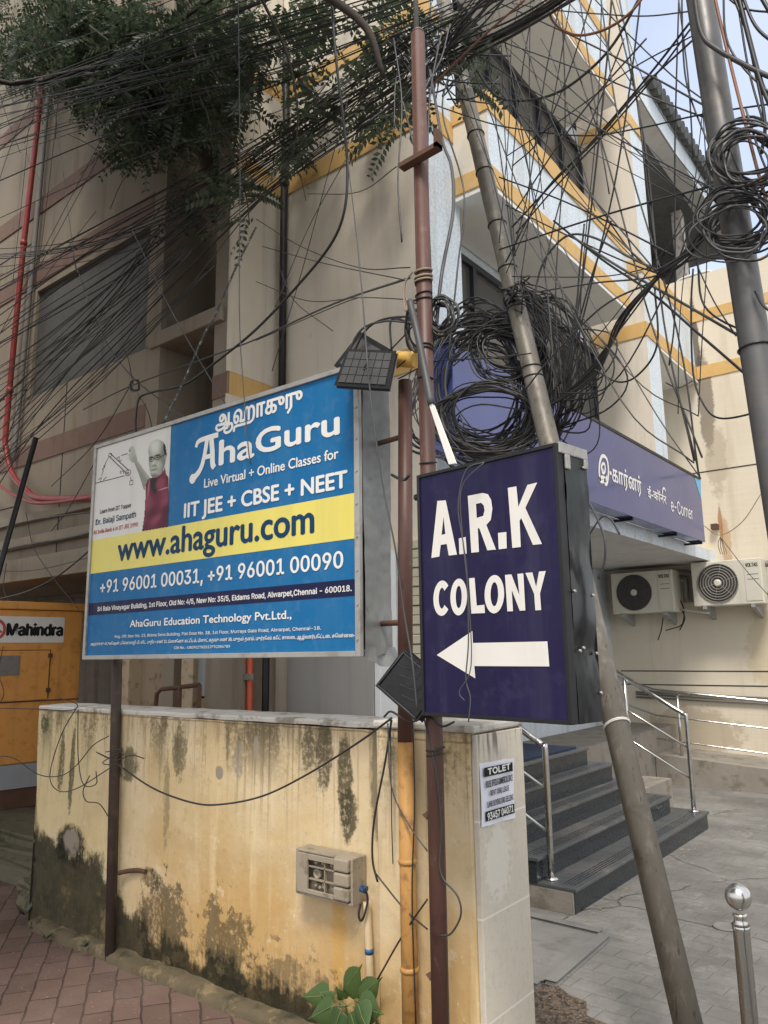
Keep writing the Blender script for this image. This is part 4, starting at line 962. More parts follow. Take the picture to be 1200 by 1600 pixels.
def tone(x, y):
    """the printed photograph on the board: grey-green skin, maroon shirt"""
    def over(c, k, d): return tuple(a + (b - a) * k for a, b in zip(c, d))
    if inside(x, y, SIL['head']):
        c = (.42, .44, .375)
        c = over(c, se(x, y, 825, 300, 75, 80, .7), (.62, .63, .56)); c = over(c, .8 * se(x, y, 950, 470, 70, 260, .7), (.13, .14, .115)); c = over(c, .55 * se(x, y, 745, 480, 25, 160, .8), (.24, .25, .21))
        c = over(c, .75 * se(x, y, 815, 690, 95, 45, .6), (.10, .105, .09)); c = over(c, .8 * se(x, y, 780, 455, 40, 24, .5), (.15, .155, .13)); c = over(c, .8 * se(x, y, 860, 432, 46, 24, .5), (.15, .155, .13))
        c = over(c, .9 * se(x, y, 775, 437, 28, 9, .5, -.3), (.03, .03, .03)); c = over(c, .9 * se(x, y, 858, 408, 34, 9, .5, -.2), (.03, .03, .03)); c = over(c, .9 * se(x, y, 778, 463, 14, 8, .5), (.03, .03, .03)); c = over(c, .9 * se(x, y, 852, 441, 15, 8, .5), (.03, .03, .03))
        c = over(c, .7 * se(x, y, 800, 492, 13, 48, .6), (.60, .61, .54)); c = over(c, .75 * se(x, y, 822, 540, 24, 14, .6), (.12, .125, .10)); c = over(c, .6 * se(x, y, 792, 548, 14, 8, .6), (.10, .10, .08)); c = over(c, .5 * se(x, y, 870, 530, 40, 40, .8), (.52, .53, .46))
        c = over(c, .9 * se(x, y, 806, 594, 38, 7, .5, -.22), (.06, .06, .05)); c = over(c, .5 * se(x, y, 800, 622, 28, 14, .7), (.50, .51, .44)); c = over(c, .35 * se(x, y, 845, 575, 14, 36, .7, -.4), (.18, .185, .155))
        c = over(c, se(x, y, 948, 340, 22, 75, .25, -.15), (.02, .02, .02)); c = over(c, .5 * se(x, y, 950, 440, 12, 35, .6), (.40, .41, .35)); return c
    if inside(x, y, SIL['hand']):
        c = (.47, .48, .42); c = over(c, .7 * se(x, y, 560, 470, 40, 60, .7), (.27, .28, .24)); c = over(c, .8 * se(x, y, 498, 360, 17, 16, .4), (.02, .02, .02))
        return over(c, .45 * max(0, math.sin((x + y * .7) * .11)) * se(x, y, 530, 350, 45, 50, .6), (.25, .26, .22))
    if inside(x, y, SIL['arm']):
        t_ = (x - 590) * .80 + (y - 480) * -.55; return over((.50, .51, .45), max(0, min(1, .55 - t_ / 90)), (.25, .26, .22))
    if inside(x, y, SIL['shirt']):
        c = (.14, .016, .038); f = math.sin(x * .016 + y * .013 + 1.3 * math.sin(y * .012 + x * .006)) * math.sin(y * .007 - x * .013 + .8); c = over(c, max(0, f) * .45, (.34, .09, .13)); c = over(c, max(0, -f) * .75, (.06, .006, .018))
        c = over(c, se(x, y, 810, 780, 45, 110, .3, -.1), (.015, .012, .014)); c = over(c, .9 * se(x, y, 930, 828, 70, 8, .5, -.3), (.50, .25, .28)); c = over(c, .8 * se(x, y, 742, 820, 9, 110, .5, .1), (.42, .17, .20)); c = over(c, .8 * se(x, y, 890, 760, 50, 80, .5, .5), (.27, .05, .08)); c = over(c, .6 * se(x, y, 960, 1180, 50, 120, .7), (.05, .004, .014)); return c
    return None
pv = []; pf = []; pcol = []; stp = 7
for yy in range(205, 1366, stp):
    for xx in range(486, 992, stp):
        c_ = tone(xx + stp / 2, yy + stp / 2)
        if c_ is None: continue
        o_ = len(pv); pv += [sm_(*P8(a_, b_), .0020) for a_, b_ in ((xx, yy), (xx + stp, yy), (xx + stp, yy + stp), (xx, yy + stp))]; pf.append((o_, o_+1, o_+2, o_+3)); pcol.append(c_)
tp = NT('printed_portrait'); at_ = tp.n('ShaderNodeAttribute'); at_.attribute_name = 'ink'; tp.done(at_.outputs['Color'], .5, 0, .25)
mp = MB(); mp.add(pv, pf); po = mp.build('portrait', tp.m, pw)
ink = po.data.color_attributes.new('ink', 'FLOAT_COLOR', 'CORNER')
for p_ in po.data.polygons:
    for li in p_.loop_indices: ink.data[li].color = (*pcol[p_.index], 1)
mm = MB()
for c_, rx_, ry_ in (((777, 462), 30, 30), ((852, 440), 36, 30)):
    stroke(mm, [P8(c_[0] + rx_ * math.cos(q * .42), c_[1] + ry_ * math.sin(q * .42)) for q in range(16)], .0035, sm_, .0030, smooth=False)
stroke(mm, [P8(888, 430), P8(960, 395)], .0035, sm_, .0030); stroke(mm, [P8(806, 455), P8(818, 448)], .0035, sm_, .0030); mm.build('spectacles', MT['ink_black'], po)
# posts
p0 = at(172, 1502, 'z', 0); p1 = at(183, 1033, 'y', p0.y + .03); m = MB(); m.tube([p0, p1, p1 + (p1 - p0) * .7], .029, 12); m.build('post', MT['post_brown'], BB)
m = MB(); m.tube([(-1.825, 2.44, 1.26), (-1.835, 2.50, 2.74)], .030, 12); m.build('post', MT['oxide'], BB)
m = MB(); m.tube([(-1.825, 2.44, 0), (-1.825, 2.44, 1.262)], .031, 12); m.lathe((-1.825, 2.44, .45), (0, 0, 1), [(.033, 0), (.037, .01), (.033, .02)], 12); m.lathe((-1.825, 2.44, .82), (0, 0, 1), [(.033, 0), (.037, .01), (.033, .02)], 12)
m.build('post_foot', MT['yellow_pole'], BB)
m = MB(); m.tube([(-2.0, 2.52, 2.5), (-1.835, 2.50, 2.5)], .012, 6); m.tube([(-2.0, 2.52, 1.72), (-1.835, 2.49, 1.72)], .012, 6); m.build('stay', MT['rust'], BB)

# ------------------------------------------------------------------ colony sign
TH = math.radians(7.5); AU = Vector((math.cos(TH), -math.sin(TH), 0)); AN = Vector((-math.sin(TH), -math.cos(TH), 0)); AO = Vector((-.93, 2.02, 0))
def ap(px, py):
    d = ray(px, py); t = (AO - CAMPOS).dot(AN) / d.dot(AN); p = CAMPOS + d * t - AO; return p.dot(AU), p.z
am = lambda u, v, d: tuple(AO + AU * u + AN * d + Vector((0, 0, v)))
ul = (ap(650, 742)[0] + ap(663, 1116)[0]) / 2; ur = (ap(868, 694)[0] + ap(898, 1136)[0]) / 2
zt_ = (ap(650, 742)[1] + ap(868, 694)[1]) / 2; zb_ = (ap(898, 1136)[1] + ap(663, 1116)[1]) / 2
AS = thing('colony_sign', 'navy lightbox sign with white A.R.K COLONY lettering and a left arrow', 'sign', AO + Vector((-.28, .1, zb_)))
DEP = .155
def abox(mb, u0, u1, v0, v1, d0, d1): mb.obox(am((u0+u1)/2, (v0+v1)/2, (d0+d1)/2), AU * (u1-u0)/2, AN * (d1-d0)/2, Vector((0, 0, (v1-v0)/2)))
m = MB(); abox(m, ul + .008, ur - .008, zb_ + .008, zt_ - .008, -.02, 0); m.build('panel', MT['ark_navy'], AS)
m = MB(); f = .012
abox(m, ul, ul + f, zb_, zt_, -.03, .006); abox(m, ur - f, ur, zb_, zt_, -.03, .006); abox(m, ul + f, ur - f, zb_, zb_ + f, -.03, .006); abox(m, ul + f, ur - f, zt_ - f, zt_, -.03, .006)
m.build('frame', MT['black'], AS, bevel=.002)
m = MB(); rz = random.Random(11)
def dent(u, v):
    b = .3 * .010 * math.exp(-((v - .83) / .05) ** 2) + .005 * math.exp(-((v - .42) / .10) ** 2) * math.sin(u * 3.1) - .005 * math.exp(-((v - .6) / .07) ** 2) * u - .006 * math.exp(-((v - .25) / .06) ** 2)
    return Vector(am(ur + .001 + b + rz.uniform(-.0006, .0006), zb_ + (zt_ - zb_) * v + .012 * u * 0, -.031 - (DEP - .031) * u))
m.grid(dent, 10, 44, True)
m.add([am(ul, zb_, -.031), am(ul, zb_, -DEP), am(ul, zt_, -DEP), am(ul, zt_, -.031), am(ur, zb_, -.031), am(ur, zb_, -DEP), am(ur, zt_, -DEP), am(ur, zt_, -.031)], [(0, 1, 2, 3), (1, 5, 6, 2), (0, 4, 5, 1), (3, 2, 6, 7)])
m.build('sheet_casing', MT['zinc_dark'], AS)
m = MB(); abox(m, ur - .02, ur + .006, zt_ - .03, zt_ + .004, -DEP - .004, -.005); abox(m, ur + .0005, ur + .009, zt_ - .075, zt_ - .03, -.055, -.031); abox(m, ur + .0005, ur + .009, zt_ - .06, zt_ - .03, -DEP, -DEP + .02); m.build('corner_bracket', MT['frame_grey'], AS, bevel=.003)
m = MB()
for v, dd in ((.46, .04), (.45, .14), (.25, .05), (.26, .07), (.24, .14), (.1, .15), (.93, .05), (.93, .13)): m.lathe(am(ur + .002, zb_ + (zt_ - zb_) * v, -dd), AU, [(.005, 0), (.004, .007)], 8)
m.build('rivet', MT['frame_grey'], AS)
A5 = lambda x, y: ap(620 + x / 3.2, 650 + y / 3.2)
m = MB()
def glyph(outline, holes=()): poly(m, [A5(*p) for p in outline], am, .0022, [[A5(*p) for p in h] for h in holes])
glyph([(175, 710), (205, 425), (247, 422), (303, 693), (262, 698), (252, 640), (222, 645), (215, 703)], [[(226, 595), (245, 590), (236, 505)]])
glyph([(312, 612), (347, 605), (352, 688), (315, 692)])
glyph([(357, 400), (432, 385), (458, 392), (474, 420), (480, 465), (472, 520), (450, 545), (498, 668), (455, 672), (415, 562), (407, 562), (413, 680), (375, 684)], [[(398, 440), (424, 434), (437, 448), (441, 472), (434, 500), (402, 510)]])
glyph([(508, 585), (550, 580), (552, 662), (512, 667)])
glyph([(557, 360), (600, 352), (610, 455), (655, 345), (704, 333), (645, 460), (728, 640), (683, 645), (624, 510), (616, 525), (622, 655), (580, 660)])
def eo(cx, cy, rx, ry, sk, a0=0, a1=360, n=28): return [(x, y - (x - cx) * sk) for x, y in ell(cx, cy, rx, ry, n, a0, a1)]
co = eo(228, 911, 43, 88, .12, 42, 318) + eo(228, 911, 16, 52, .12, 42, 318)[::-1]; glyph(co)
glyph(eo(312, 905, 42, 92, .1), [eo(312, 905, 15, 56, .1)])
glyph([(363, 812), (391, 809), (402, 948), (440, 944), (443, 985), (375, 988)])
glyph(eo(490, 891, 49, 96, .08), [eo(490, 891, 19, 60, .08)])
glyph([(543, 795), (575, 792), (615, 895), (605, 790), (635, 787), (645, 972), (617, 974), (577, 870), (583, 976), (555, 977)])
glyph([(645, 785), (680, 782), (699, 855), (713, 778), (747, 775), (718, 888), (724, 970), (695, 972), (689, 890)])
m.build('lettering', MT['vinyl'], AS)
m = MB(); poly(m, [A5(*p) for p in [(202, 1195), (380, 1075), (383, 1135), (755, 1127), (765, 1252), (390, 1250), (395, 1312)]], am, .0022); m.build('arrow', MT['vinyl'], AS)
m = MB(); m.tube([am(ul + .02, zt_ - .06, -.12), (-1.615, 2.32, zt_ - .06)], .01, 6); m.tube([am(ul - .03, zt_ - .07, -.02), am(ul + .01, zt_ - .07, -.02)], .012, 6)
m.tube([am(ul + .02, zb_ + .1, -.12), (-1.615, 2.32, zb_ + .1)], .01, 6); m.build('stay', MT['black'], AS)

# ------------------------------------------------------------------ poles
BP = thing('steel_pole', 'upright red-brown steel pole behind the navy sign', 'pole', (-1.615, 2.33, 0))
m = MB(); m.tube([(-1.618, 2.33, 0), (-1.612, 2.33, 1.4), (-1.607, 2.33, 4.19)], .0305, 14); m.lathe((-1.607, 2.33, 4.19), (0, 0, 1), [(.0305, 0), (.024, .018), (.008, .024)], 14); m.build('tube', MT['oxide'], BP)
m = MB(); m.tube([(-1.627, 2.35, 4.19), (-1.63, 2.36, 5.4)], .011, 8); m.build('top_pipe', MT['grey_pipe'], BP)
m = MB(); c1, c2 = at(627, 262, 'y', 2.285), at(687, 228, 'y', 2.285); m.obox((c1 + c2) / 2, (c2 - c1) / 2, Vector((0, .02, 0)), Vector((0, 0, .010))); m.obox(c2 + Vector((-.008, 0, .03)), Vector((.008, 0, 0)), Vector((0, .02, 0)), Vector((0, 0, .04))); m.build('angle_bracket', MT['rust'], BP)
m = MB()
for k, z in enumerate((2.98, 3.0, 3.05, 2.78, 2.77, 2.65, 2.31, 1.26, 1.24)):
    m = MB(); m.tube([(-1.61 + .033 * math.cos(q * .45), 2.33 + .033 * math.sin(q * .45), z + .006 * math.sin(q * .45 + k)) for q in range(14)], .003, 5, closed=True); m.build('wire_tie', MT['cable'], BP)
m = MB()
for z in (3.06, 3.10, 3.075): m.tube([(-1.609 + .035 * math.cos(q * .45), 2.33 + .035 * math.sin(q * .45), z + .008 * math.sin(q * .45)) for q in range(14)], .0045, 5, closed=True)
m.tube(spline([(-1.64, 2.30, 3.10), (-1.68, 2.30, 3.06), (-1.685, 2.30, 2.98), (-1.675, 2.30, 2.94), (-1.67, 2.30, 2.99)]), .0045, 5); m.build('rope_tie', MT['rope'], BP)
m = MB()
for z in (1.02, .50): m.add([(-1.645, 2.315, z), (-1.645, 2.345, z), (-1.675, 2.33, z + .01), (-1.645, 2.33, z + .03)], [(0, 1, 2), (0, 2, 3), (1, 3, 2)])
m.build('lug', MT['rust'], BP)

LB = at(1106, 1730, 'z', 0); LT = at(688, -20, 'y', 4.25); LD = (LT - LB).normalized()
LP = thing('leaning_pole', 'grey weathered steel pole leaning back over the steps, loaded with cables', 'pole', LB)
def lp(t): return LB + (LT - LB) * t
m = MB(); m.tube([lp(-.01), lp(.3), lp(.6), lp(1.0)], [.054, .054, .053, .052], 18); m.build('tube', MT['lean'], LP)
m = MB()
def ring(t, r=.056, w=.004, tilt=.2):
    e = LD.orthogonal().normalized(); g_ = LD.cross(e)
    m.tube([lp(t) + (e * math.cos(q * .35) + g_ * math.sin(q * .35)) * r + LD * tilt * .05 * math.sin(q * .35) for q in range(18)], w, 5, closed=True)
def lt_at(py):
    lo, hi = 0.0, 1.0
    for _ in range(40):
        q = (lo + hi) / 2
        if proj(lp(q))[1] > py: lo = q
        else: hi = q
    return lo
for py in (212, 270, 352, 420, 470, 476, 482, 575, 590): m = MB(); ring(lt_at(py), tilt=.3 if py > 400 else .15); m.build('wire_tie', MT['cable'], LP)
m = MB(); ring(lt_at(1133), .057, .004, -.4); ring(lt_at(1135), .057, .003, -.4); m.build('white_tie', MT['strap'], LP)

RB_T, RB_B = at(1088, -40, 'y', 2.75), at(1252, 1000, 'y', 2.62)
RD = (RB_T - RB_B).normalized(); RBASE = RB_B - RD * (RB_B.z / RD.z)
RP = thing('utility_pole', 'dark grey steel pole at the right edge carrying two cable coils', 'pole', RBASE)
m = MB(); m.tube([RBASE, RB_B, RB_T, RB_T + RD * .6], .050, 18); m.build('tube', simple('dark_grey_steel', (.105, .102, .10), .42, .35, var=.25, spot=(.17, .14, .11), spot_amt=.5, spot_sc=5), RP)
def rp_at(py):
    lo, hi = 0.0, 1.0
    for _ in range(40):
        q = (lo + hi) / 2
        if proj(RB_B.lerp(RB_T, q))[1] > py: lo = q
        else: hi = q
    return RB_B.lerp(RB_T, lo)
m = MB()
for py in (300, 306, 392, 396, 545): 
    m = MB(); c = rp_at(py); e = RD.orthogonal().normalized(); g_ = RD.cross(e); m.tube([c + (e * math.cos(q * .35) + g_ * math.sin(q * .35)) * .053 for q in range(18)], .004, 5, closed=True); m.build('wire_tie', MT['cable'], RP)

GP = thing('dark_pole', 'black painted pole leaning at the left edge of the yellow wall', 'pole', at(-150, 1480, 'y', 2.1))
m = MB(); m.tube([at(56, 684, 'y', 2.75), at(0, 885, 'y', 2.6), at(-150, 1480, 'y', 2.1)], .020, 12); m.build('tube', MT['black'], GP)

# ------------------------------------------------------------------ lamps on the board and pole
SL_ = thing('solar_light', 'black solar flood light with gridded panel atop the blue board', 'light', (-1.9, 2.4, 2.74))
pc = [at(543, 546, 'y', 2.34), at(618, 549, 'y', 2.33), at(606, 606, 'y', 2.24), at(523, 601, 'y', 2.25)]
nrm_ = (pc[1] - pc[0]).cross(pc[3] - pc[0]).normalized()
if nrm_.dot(CAMPOS - pc[0]) < 0: nrm_ = -nrm_
m = MB(); m.prism([p - nrm_ * .018 for p in pc], nrm_ * .017); m.build('panel_frame', MT['black'], SL_, bevel=.004)
m = MB()
def pq(u, v): return pc[0].lerp(pc[1], u).lerp(pc[3].lerp(pc[2], u), v)
for i in range(6):
    for j in range(4):
        a_, b_, c_, d_ = [.05 + (i + .05) * .15, .05 + (i + .95) * .15, .06 + (j + .04) * .22, .06 + (j + .96) * .22]
        m.prism([pq(a_, c_), pq(b_, c_), pq(b_, d_), pq(a_, d_)], nrm_ * .003)
m.build('solar_cell', MT['panel_black'], SL_)
m = MB(); cc_ = pq(.5, .5); e_ = (pc[1] - pc[0]).normalized(); g_ = nrm_.cross(e_)
m.tube([cc_ + nrm_ * .005 + (e_ * math.cos(q * .4) + g_ * math.sin(q * .4)) * .011 for q in range(16)], .0018, 5, closed=True); m.build('round_mark', MT['panel_black'], SL_)
h0, h1, h2 = at(522, 568, 'y', 2.40), at(560, 519, 'y', 2.44), at(606, 546, 'y', 2.38); h3 = h0 + (h2 - h1)
hn = (h1 - h0).cross(h2 - h1).normalized()
if hn.dot(CAMPOS - h1) < 0: hn = -hn
m = MB(); m.prism([h0 - hn * .05, h1 - hn * .05, h2 - hn * .05, h3 - hn * .05], hn * .04); m.build('lamp_housing', MT['black'], SL_, bevel=.008)
m = MB(); hc = (h0 + h1 + h2 + h3) / 4; m.prism([hc + (p - hc) * .82 - hn * .0095 for p in (h0, h1, h2, h3)], hn * .003); m.build('lamp_glass', MT['glass'], SL_)
m = MB(); m.tube([at(600, 560, 'y', 2.46), at(652, 562, 'y', 2.40)], .034, 14); m.build('mounting_pipe', MT['yellow_lamp'], SL_)
FL = thing('flood_light', 'square black flood light turned on its corner beside the navy sign', 'light', (-1.72, 2.25, 1.36))
q_ = [at(630, 1016, 'y', 2.30), at(588, 1071, 'y', 2.33), at(650, 1126, 'y', 2.25), at(690, 1068, 'y', 2.22)]
fn = (q_[1] - q_[0]).cross(q_[3] - q_[0]).normalized()
if fn.dot(CAMPOS - q_[0]) < 0: fn = -fn
m = MB(); m.prism([p - fn * .028 for p in q_], fn * .026); m.build('housing', MT['black'], FL, bevel=.005)
m = MB(); fc = sum(q_, Vector()) / 4; rim = [fc + (p - fc) * .93 for p in q_]
for i in range(4): m.tube([rim[i] + fn * .001, rim[(i+1) % 4] + fn * .001], .003, 5)
m.build('rim', MT['cable_grey'], FL)
m = MB()
for s_ in range(4):
    a0 = fc + (q_[0] - fc) * .3 * (s_ - 1) + (q_[3] - fc) * .2; m.tube(spline([a0 + (q_[1] - fc) * .4 + fn * .003, a0 + (q_[2] - fc) * .15 + fn * .004, a0 + (q_[3] - fc) * .2 + fn * .004, a0 + (q_[3] - fc) * .5 + (q_[0] - fc) * .15 + fn * .003]), .0012, 4)
m.build('crack_line', MT['cable_grey'], FL)
ST = MB(); s0, s1 = at(672, 628, 'y', 2.20), at(706, 724, 'y', 2.12); sw = Vector((.011, 0, 0)); ST.prism([s0 - sw * .55, s0 + sw * .55, s1 + sw, s1 - sw], (0, .01, 0))
tag(ST.build('metal_strap', MT['strap'], bevel=.002), 'flat white strap slanting down to the top of the navy sign', 'strap')
tag((lambda mm: (mm.tube(spline([at(640, 470, 'y', 2.25), at(652, 520, 'y', 2.24), at(662, 570, 'y', 2.23), at(674, 632, 'y', 2.2)]), .014, 8), mm)[1])(MB()).build('cable_sleeve', MT['cable_grey']), 'thick dark grey cable sleeve crossing the brown pole above the white strap', 'cable sleeve')

# ------------------------------------------------------------------ meter box, pipe, seedling, bollard
MX0, MX1, MZ0, MZ1 = -2.50, -2.175, .585, .768
XB = thing('meter_box', 'open dusty grey cable junction box on the yellow wall', 'junction box', (-2.33, 2.55, MZ0))
m = MB(); m.box(MX0, MX1, 2.60, 2.619, MZ0, MZ1); m.box(MX0, MX0 + .012, 2.53, 2.60, MZ0, MZ1); m.box(MX1 - .012, MX1, 2.53, 2.60, MZ0, MZ1); m.box(MX0 + .012, MX1 - .012, 2.53, 2.60, MZ0, MZ0 + .01); m.box(MX0 + .012, MX1 - .012, 2.53, 2.60, MZ1 - .01, MZ1); m.build('casing', MT['plaster_box'], XB, bevel=.003)
m = MB(); m.box(MX0 + .014, MX0 + .075, 2.524, 2.535, MZ0 + .012, MZ1 - .012); m.box(MX0 + .075, MX1 - .10, 2.524, 2.535, MZ1 - .035, MZ1 - .012); m.box(MX0 + .075, MX1 - .10, 2.524, 2.535, MZ0 + .012, MZ0 + .03); m.build('inner_frame', MT['plaster_box'], XB, bevel=.002)
m = MB()
for k in range(3): z0 = MZ0 + .014 + k * .056; m.box(MX1 - .098, MX1 - .016, 2.518, 2.55, z0, z0 + .052)
m.build('fuse_cover', MT['plaster_box'], XB, bevel=.008)
m = MB(); m.box(MX0 + .012, MX1 - .012, 2.575, 2.598, MZ0 + .011, MZ1 - .011); m.build('back_plate', MT['meter_in'], XB)
m = MB()
for x, z in ((.105, .135), (.145, .138), (.16, .13), (.195, .137), (.105, .045), (.128, .04), (.15, .045), (.205, .045), (.215, .135)): m = MB(); m.lathe((MX0 + x, 2.575, MZ0 + z), (0, -1, 0), [(.009, 0), (.009, .028), (.005, .032)], 10); m.build('terminal', MT['plaster_box'], XB)
m = MB()
m.lathe((MX0 + .11, 2.575, MZ0 + .09), (0, -1, 0), [(.02, 0), (.02, .03), (.012, .03), (.010, .02)], 14)
m.build('terminal', MT['plaster_box'], XB)
m = MB()
for z in (.118, .068): m.box(MX0 + .076, MX1 - .10, 2.532, 2.545, MZ0 + z, MZ0 + z + .005)
m.box(MX0 + .165, MX0 + .170, 2.532, 2.545, MZ0 + .03, MZ1 - .035); m.build('rib', MT['meter_in'], XB)
m = MB(); m.box(MX0 - .03, MX0 - .001, 2.60, 2.606, MZ0 + .03, MZ0 + .075); m.build('latch', MT['grey_paint'], XB)
VP_ = thing('drain_pipe', 'cream plastic pipe below the junction box with a blue tape band', 'pipe', (-2.13, 2.6, 0))
m = MB(); m.tube(spline([(-2.145, 2.585, .60), (-2.135, 2.585, .4), (-2.128, 2.585, .2), (-2.125, 2.585, .03)]), .017, 10); m.build('tube', MT['pvc'], VP_)
m = MB(); m.tube([(-2.136, 2.585, .425), (-2.135, 2.585, .405)], .0185, 10); m.build('tape', simple('blue_tape', (.03, .10, .22), .5), VP_)
m = MB(); m.tube(spline([(-2.155, 2.56, .66), (-2.13, 2.55, .66), (-2.12, 2.56, .62), (-2.13, 2.55, .56), (-2.15, 2.55, .535), (-2.16, 2.55, .56), (-2.155, 2.56, .60)]), .005, 6); m.build('wire_loop', MT['cable'], XB)
m = MB(); m.tube([(-2.155, 2.56, .655), (-2.13, 2.565, .65)], .016, 8); m.build('blue_gland', simple('blue_wire', (.02, .08, .20), .5), XB)

SD = thing('seedling', 'young fig seedling with broad heart-shaped leaves at the wall foot', 'plant', (-2.17, 2.47, .03))
LV = MB(); VN = MB(); SM = MB(); rl = random.Random(21); root = Vector((-2.17, 2.48, .02)); cen = at(540, 1572, 'y', 2.43)
SM.tube(spline([root, root.lerp(cen, .5) + Vector((.01, 0, 0)), cen]), .006, 6)
for (bx, by), (tx, ty), wd_, yy in (((515, 1556), (472, 1558), 30, 2.42), ((540, 1548), (567, 1508), 34, 2.46), ((562, 1558), (598, 1528), 30, 2.44), ((560, 1572), (600, 1584), 36, 2.38), ((522, 1572), (484, 1592), 30, 2.36), ((532, 1560), (528, 1540), 22, 2.44), ((535, 1580), (520, 1625), 34, 2.34), ((550, 1582), (566, 1632), 36, 2.34), ((560, 1568), (578, 1610), 28, 2.32), ((518, 1566), (500, 1548), 18, 2.40)):
    b_, t_ = at(bx, by, 'y', yy + .02), at(tx, ty, 'y', yy); ax = t_ - b_; wv = ax.cross(Vector((0, -1, .25))).normalized() * (wd_ / 1190 * 1.9)
    bend = ax.cross(wv).normalized() * .02
    prof = [(0, .0), (.0, .35), (.06, .8), (.2, 1.0), (.4, .95), (.6, .68), (.78, .34), (.88, .12), (1.08, 0)]
    up_ = [b_ + ax * t + wv * w + bend * (w - .4) for t, w in prof]; dn = [b_ + ax * t - wv * w + bend * (w - .4) for t, w in prof]; md = [b_ + ax * t - bend * .6 for t, w in prof]
    n = len(prof); LV.add(up_ + md + dn, [(i, i+1, n+i+1, n+i) for i in range(n-1)] + [(n+i, n+i+1, 2*n+i+1, 2*n+i) for i in range(n-1)], True)
    VN.tube(spline([cen, b_ - bend * .5, b_ + ax * .5 - bend * .62, t_ - bend * .5]), .0011, 4)
LV.build('leaf', MT['plant'], SD); VN.build('leaf_vein', simple('pale_leaf_vein', (.16, .22, .08), .6), SD); SM.build('stem', simple('seedling_stem', (.14, .16, .06), .7), SD)
for k, (x, y, z, s) in enumerate(((-4.86, 2.58, .05, .09), (-4.70, 2.56, .02, .06), (-4.05, 2.5, .06, .05), (-4.45, 2.5, .02, .05), (-5.0, 2.7, .16, .07))):
    m = MB(); q = random.Random(k)
    for j in range(9):
        a_ = q.uniform(0, 6.3); d_ = Vector((math.cos(a_), math.sin(a_) - .3, q.uniform(.3, 1.2))).normalized() * s * q.uniform(.6, 1.2); w_ = d_.cross(Vector((0, 0, 1))).normalized() * s * .16
        p0 = Vector((x, y, z)); m.add([p0, p0 + d_ * .5 + w_, p0 + d_, p0 + d_ * .5 - w_], [(0, 1, 2, 3)])
    tag(m.build('weed', MT['leaf']), 'small green weed tuft growing at the mossy foot of the wall', 'weed', 'weeds at the wall foot')

BO = thing('bollard', 'polished stainless bollard with a ball top in the right foreground', 'bollard', (-.756, 2.81, 0))
m = MB(); m.lathe((-.756, 2.81, 0), (0, 0, 1), [(.026, 0), (.026, .70), (.0275, .702), (.0275, .712), (.024, .716)], 28); m.build('tube', MT['chrome'], BO)
m = MB(); m.lathe((-.756, 2.81, .716), (0, 0, 1), [(.029, 0), (.021, .008), (.019, .02), (.023, .03), (.018, .036)], 24); m.build('neck', MT['chrome'], BO)
m = MB(); m.lathe((-.756, 2.81, .80), (0, 0, 1), [(.041 * math.sin(math.pi * k / 16) + .0002, -.041 * math.cos(math.pi * k / 16)) for k in range(17)], 28); m.build('ball', MT['chrome'], BO)

# ------------------------------------------------------------------ pipes and odds and ends behind the wall
RPp = thing('riser_pipe', 'red painted riser pipe bending right along the old tan building', 'pipe', (-8.3, 3.85, 2.9))
Y_ = 3.88
m = MB(); m.tube(spline([at(80, -30, 'y', Y_), at(60, 180, 'y', Y_), at(35, 400, 'y', Y_), at(10, 660, 'y', Y_), at(9, 700, 'y', Y_), at(18, 738, 'y', Y_), at(40, 765, 'y', Y_), at(70, 779, 'y', Y_), at(200, 775, 'y', Y_)], 8), .034, 10); m.build('tube', MT['red_pipe'], RPp)
m = MB()
for py, px_ in ((150, 63), (380, 37), (610, 15)): m.lathe(at(px_, py, 'y', Y_), (0, 0, 1), [(.036, -.03), (.043, -.02), (.043, .02), (.036, .03)], 10)
m.build('coupling', MT['red_pipe'], RPp)
m = MB(); m.tube(spline([at(92, -30, 'y', 3.93), at(76, 140, 'y', 3.93), at(52, 400, 'y', 3.93), at(28, 650, 'y', 3.93), at(20, 720, 'y', 3.93)], 6), .03, 10); tag(m.build('riser_pipe', MT['grey_pipe']), 'grey pipe standing close beside the red riser pipe', 'pipe')
m = MB(); m.tube(spline([at(-20, 745, 'y', 3.86), at(25, 775, 'y', 3.86), at(70, 786, 'y', 3.86), at(200, 768, 'y', 3.86)]), .018, 8); tag(m.build('hose', MT['red_pipe']), 'thin red hose running under the red riser pipe', 'hose')
OP = thing('pipe_pair', 'pair of orange-red pipes rising behind the yellow wall', 'pipes', (-4.75, 4.3, 0))
m = MB(); m.tube([(-4.83, 4.3, 0), (-4.83, 4.3, 2.2)], .03, 12); m.build('tube', MT['orange_pipe'], OP)
m = MB(); m.tube([(-4.76, 4.29, 0), (-4.78, 4.29, 2.2)], .026, 12); m.build('tube', MT['orange_pipe'], OP)
m = MB(); m.box(-4.90, -4.70, 4.24, 4.262, 1.40, 1.45); m.build('clamp', MT['frame_grey'], OP)
m = MB(); m.tube(spline([(-4.93, 4.1, 2.2), (-4.97, 4.1, 1.5), (-4.88, 4.1, .9), (-4.85, 4.1, .2)]), .035, 8); m.tube(spline([(-4.99, 4.1, 2.2), (-5.03, 4.1, 1.5), (-4.96, 4.1, .9), (-4.93, 4.1, .2)]), .03, 8); tag(m.build('cable_bunch', MT['cable']), 'bunch of thick black cables slanting down beside the orange-red pipes', 'cables')
m = MB(); m.tube([(-4.66, 4.36, 0), (-4.66, 4.36, 2.4)], .03, 10); tag(m.build('conduit', MT['black']), 'black vertical conduit just right of the orange-red pipes', 'conduit')
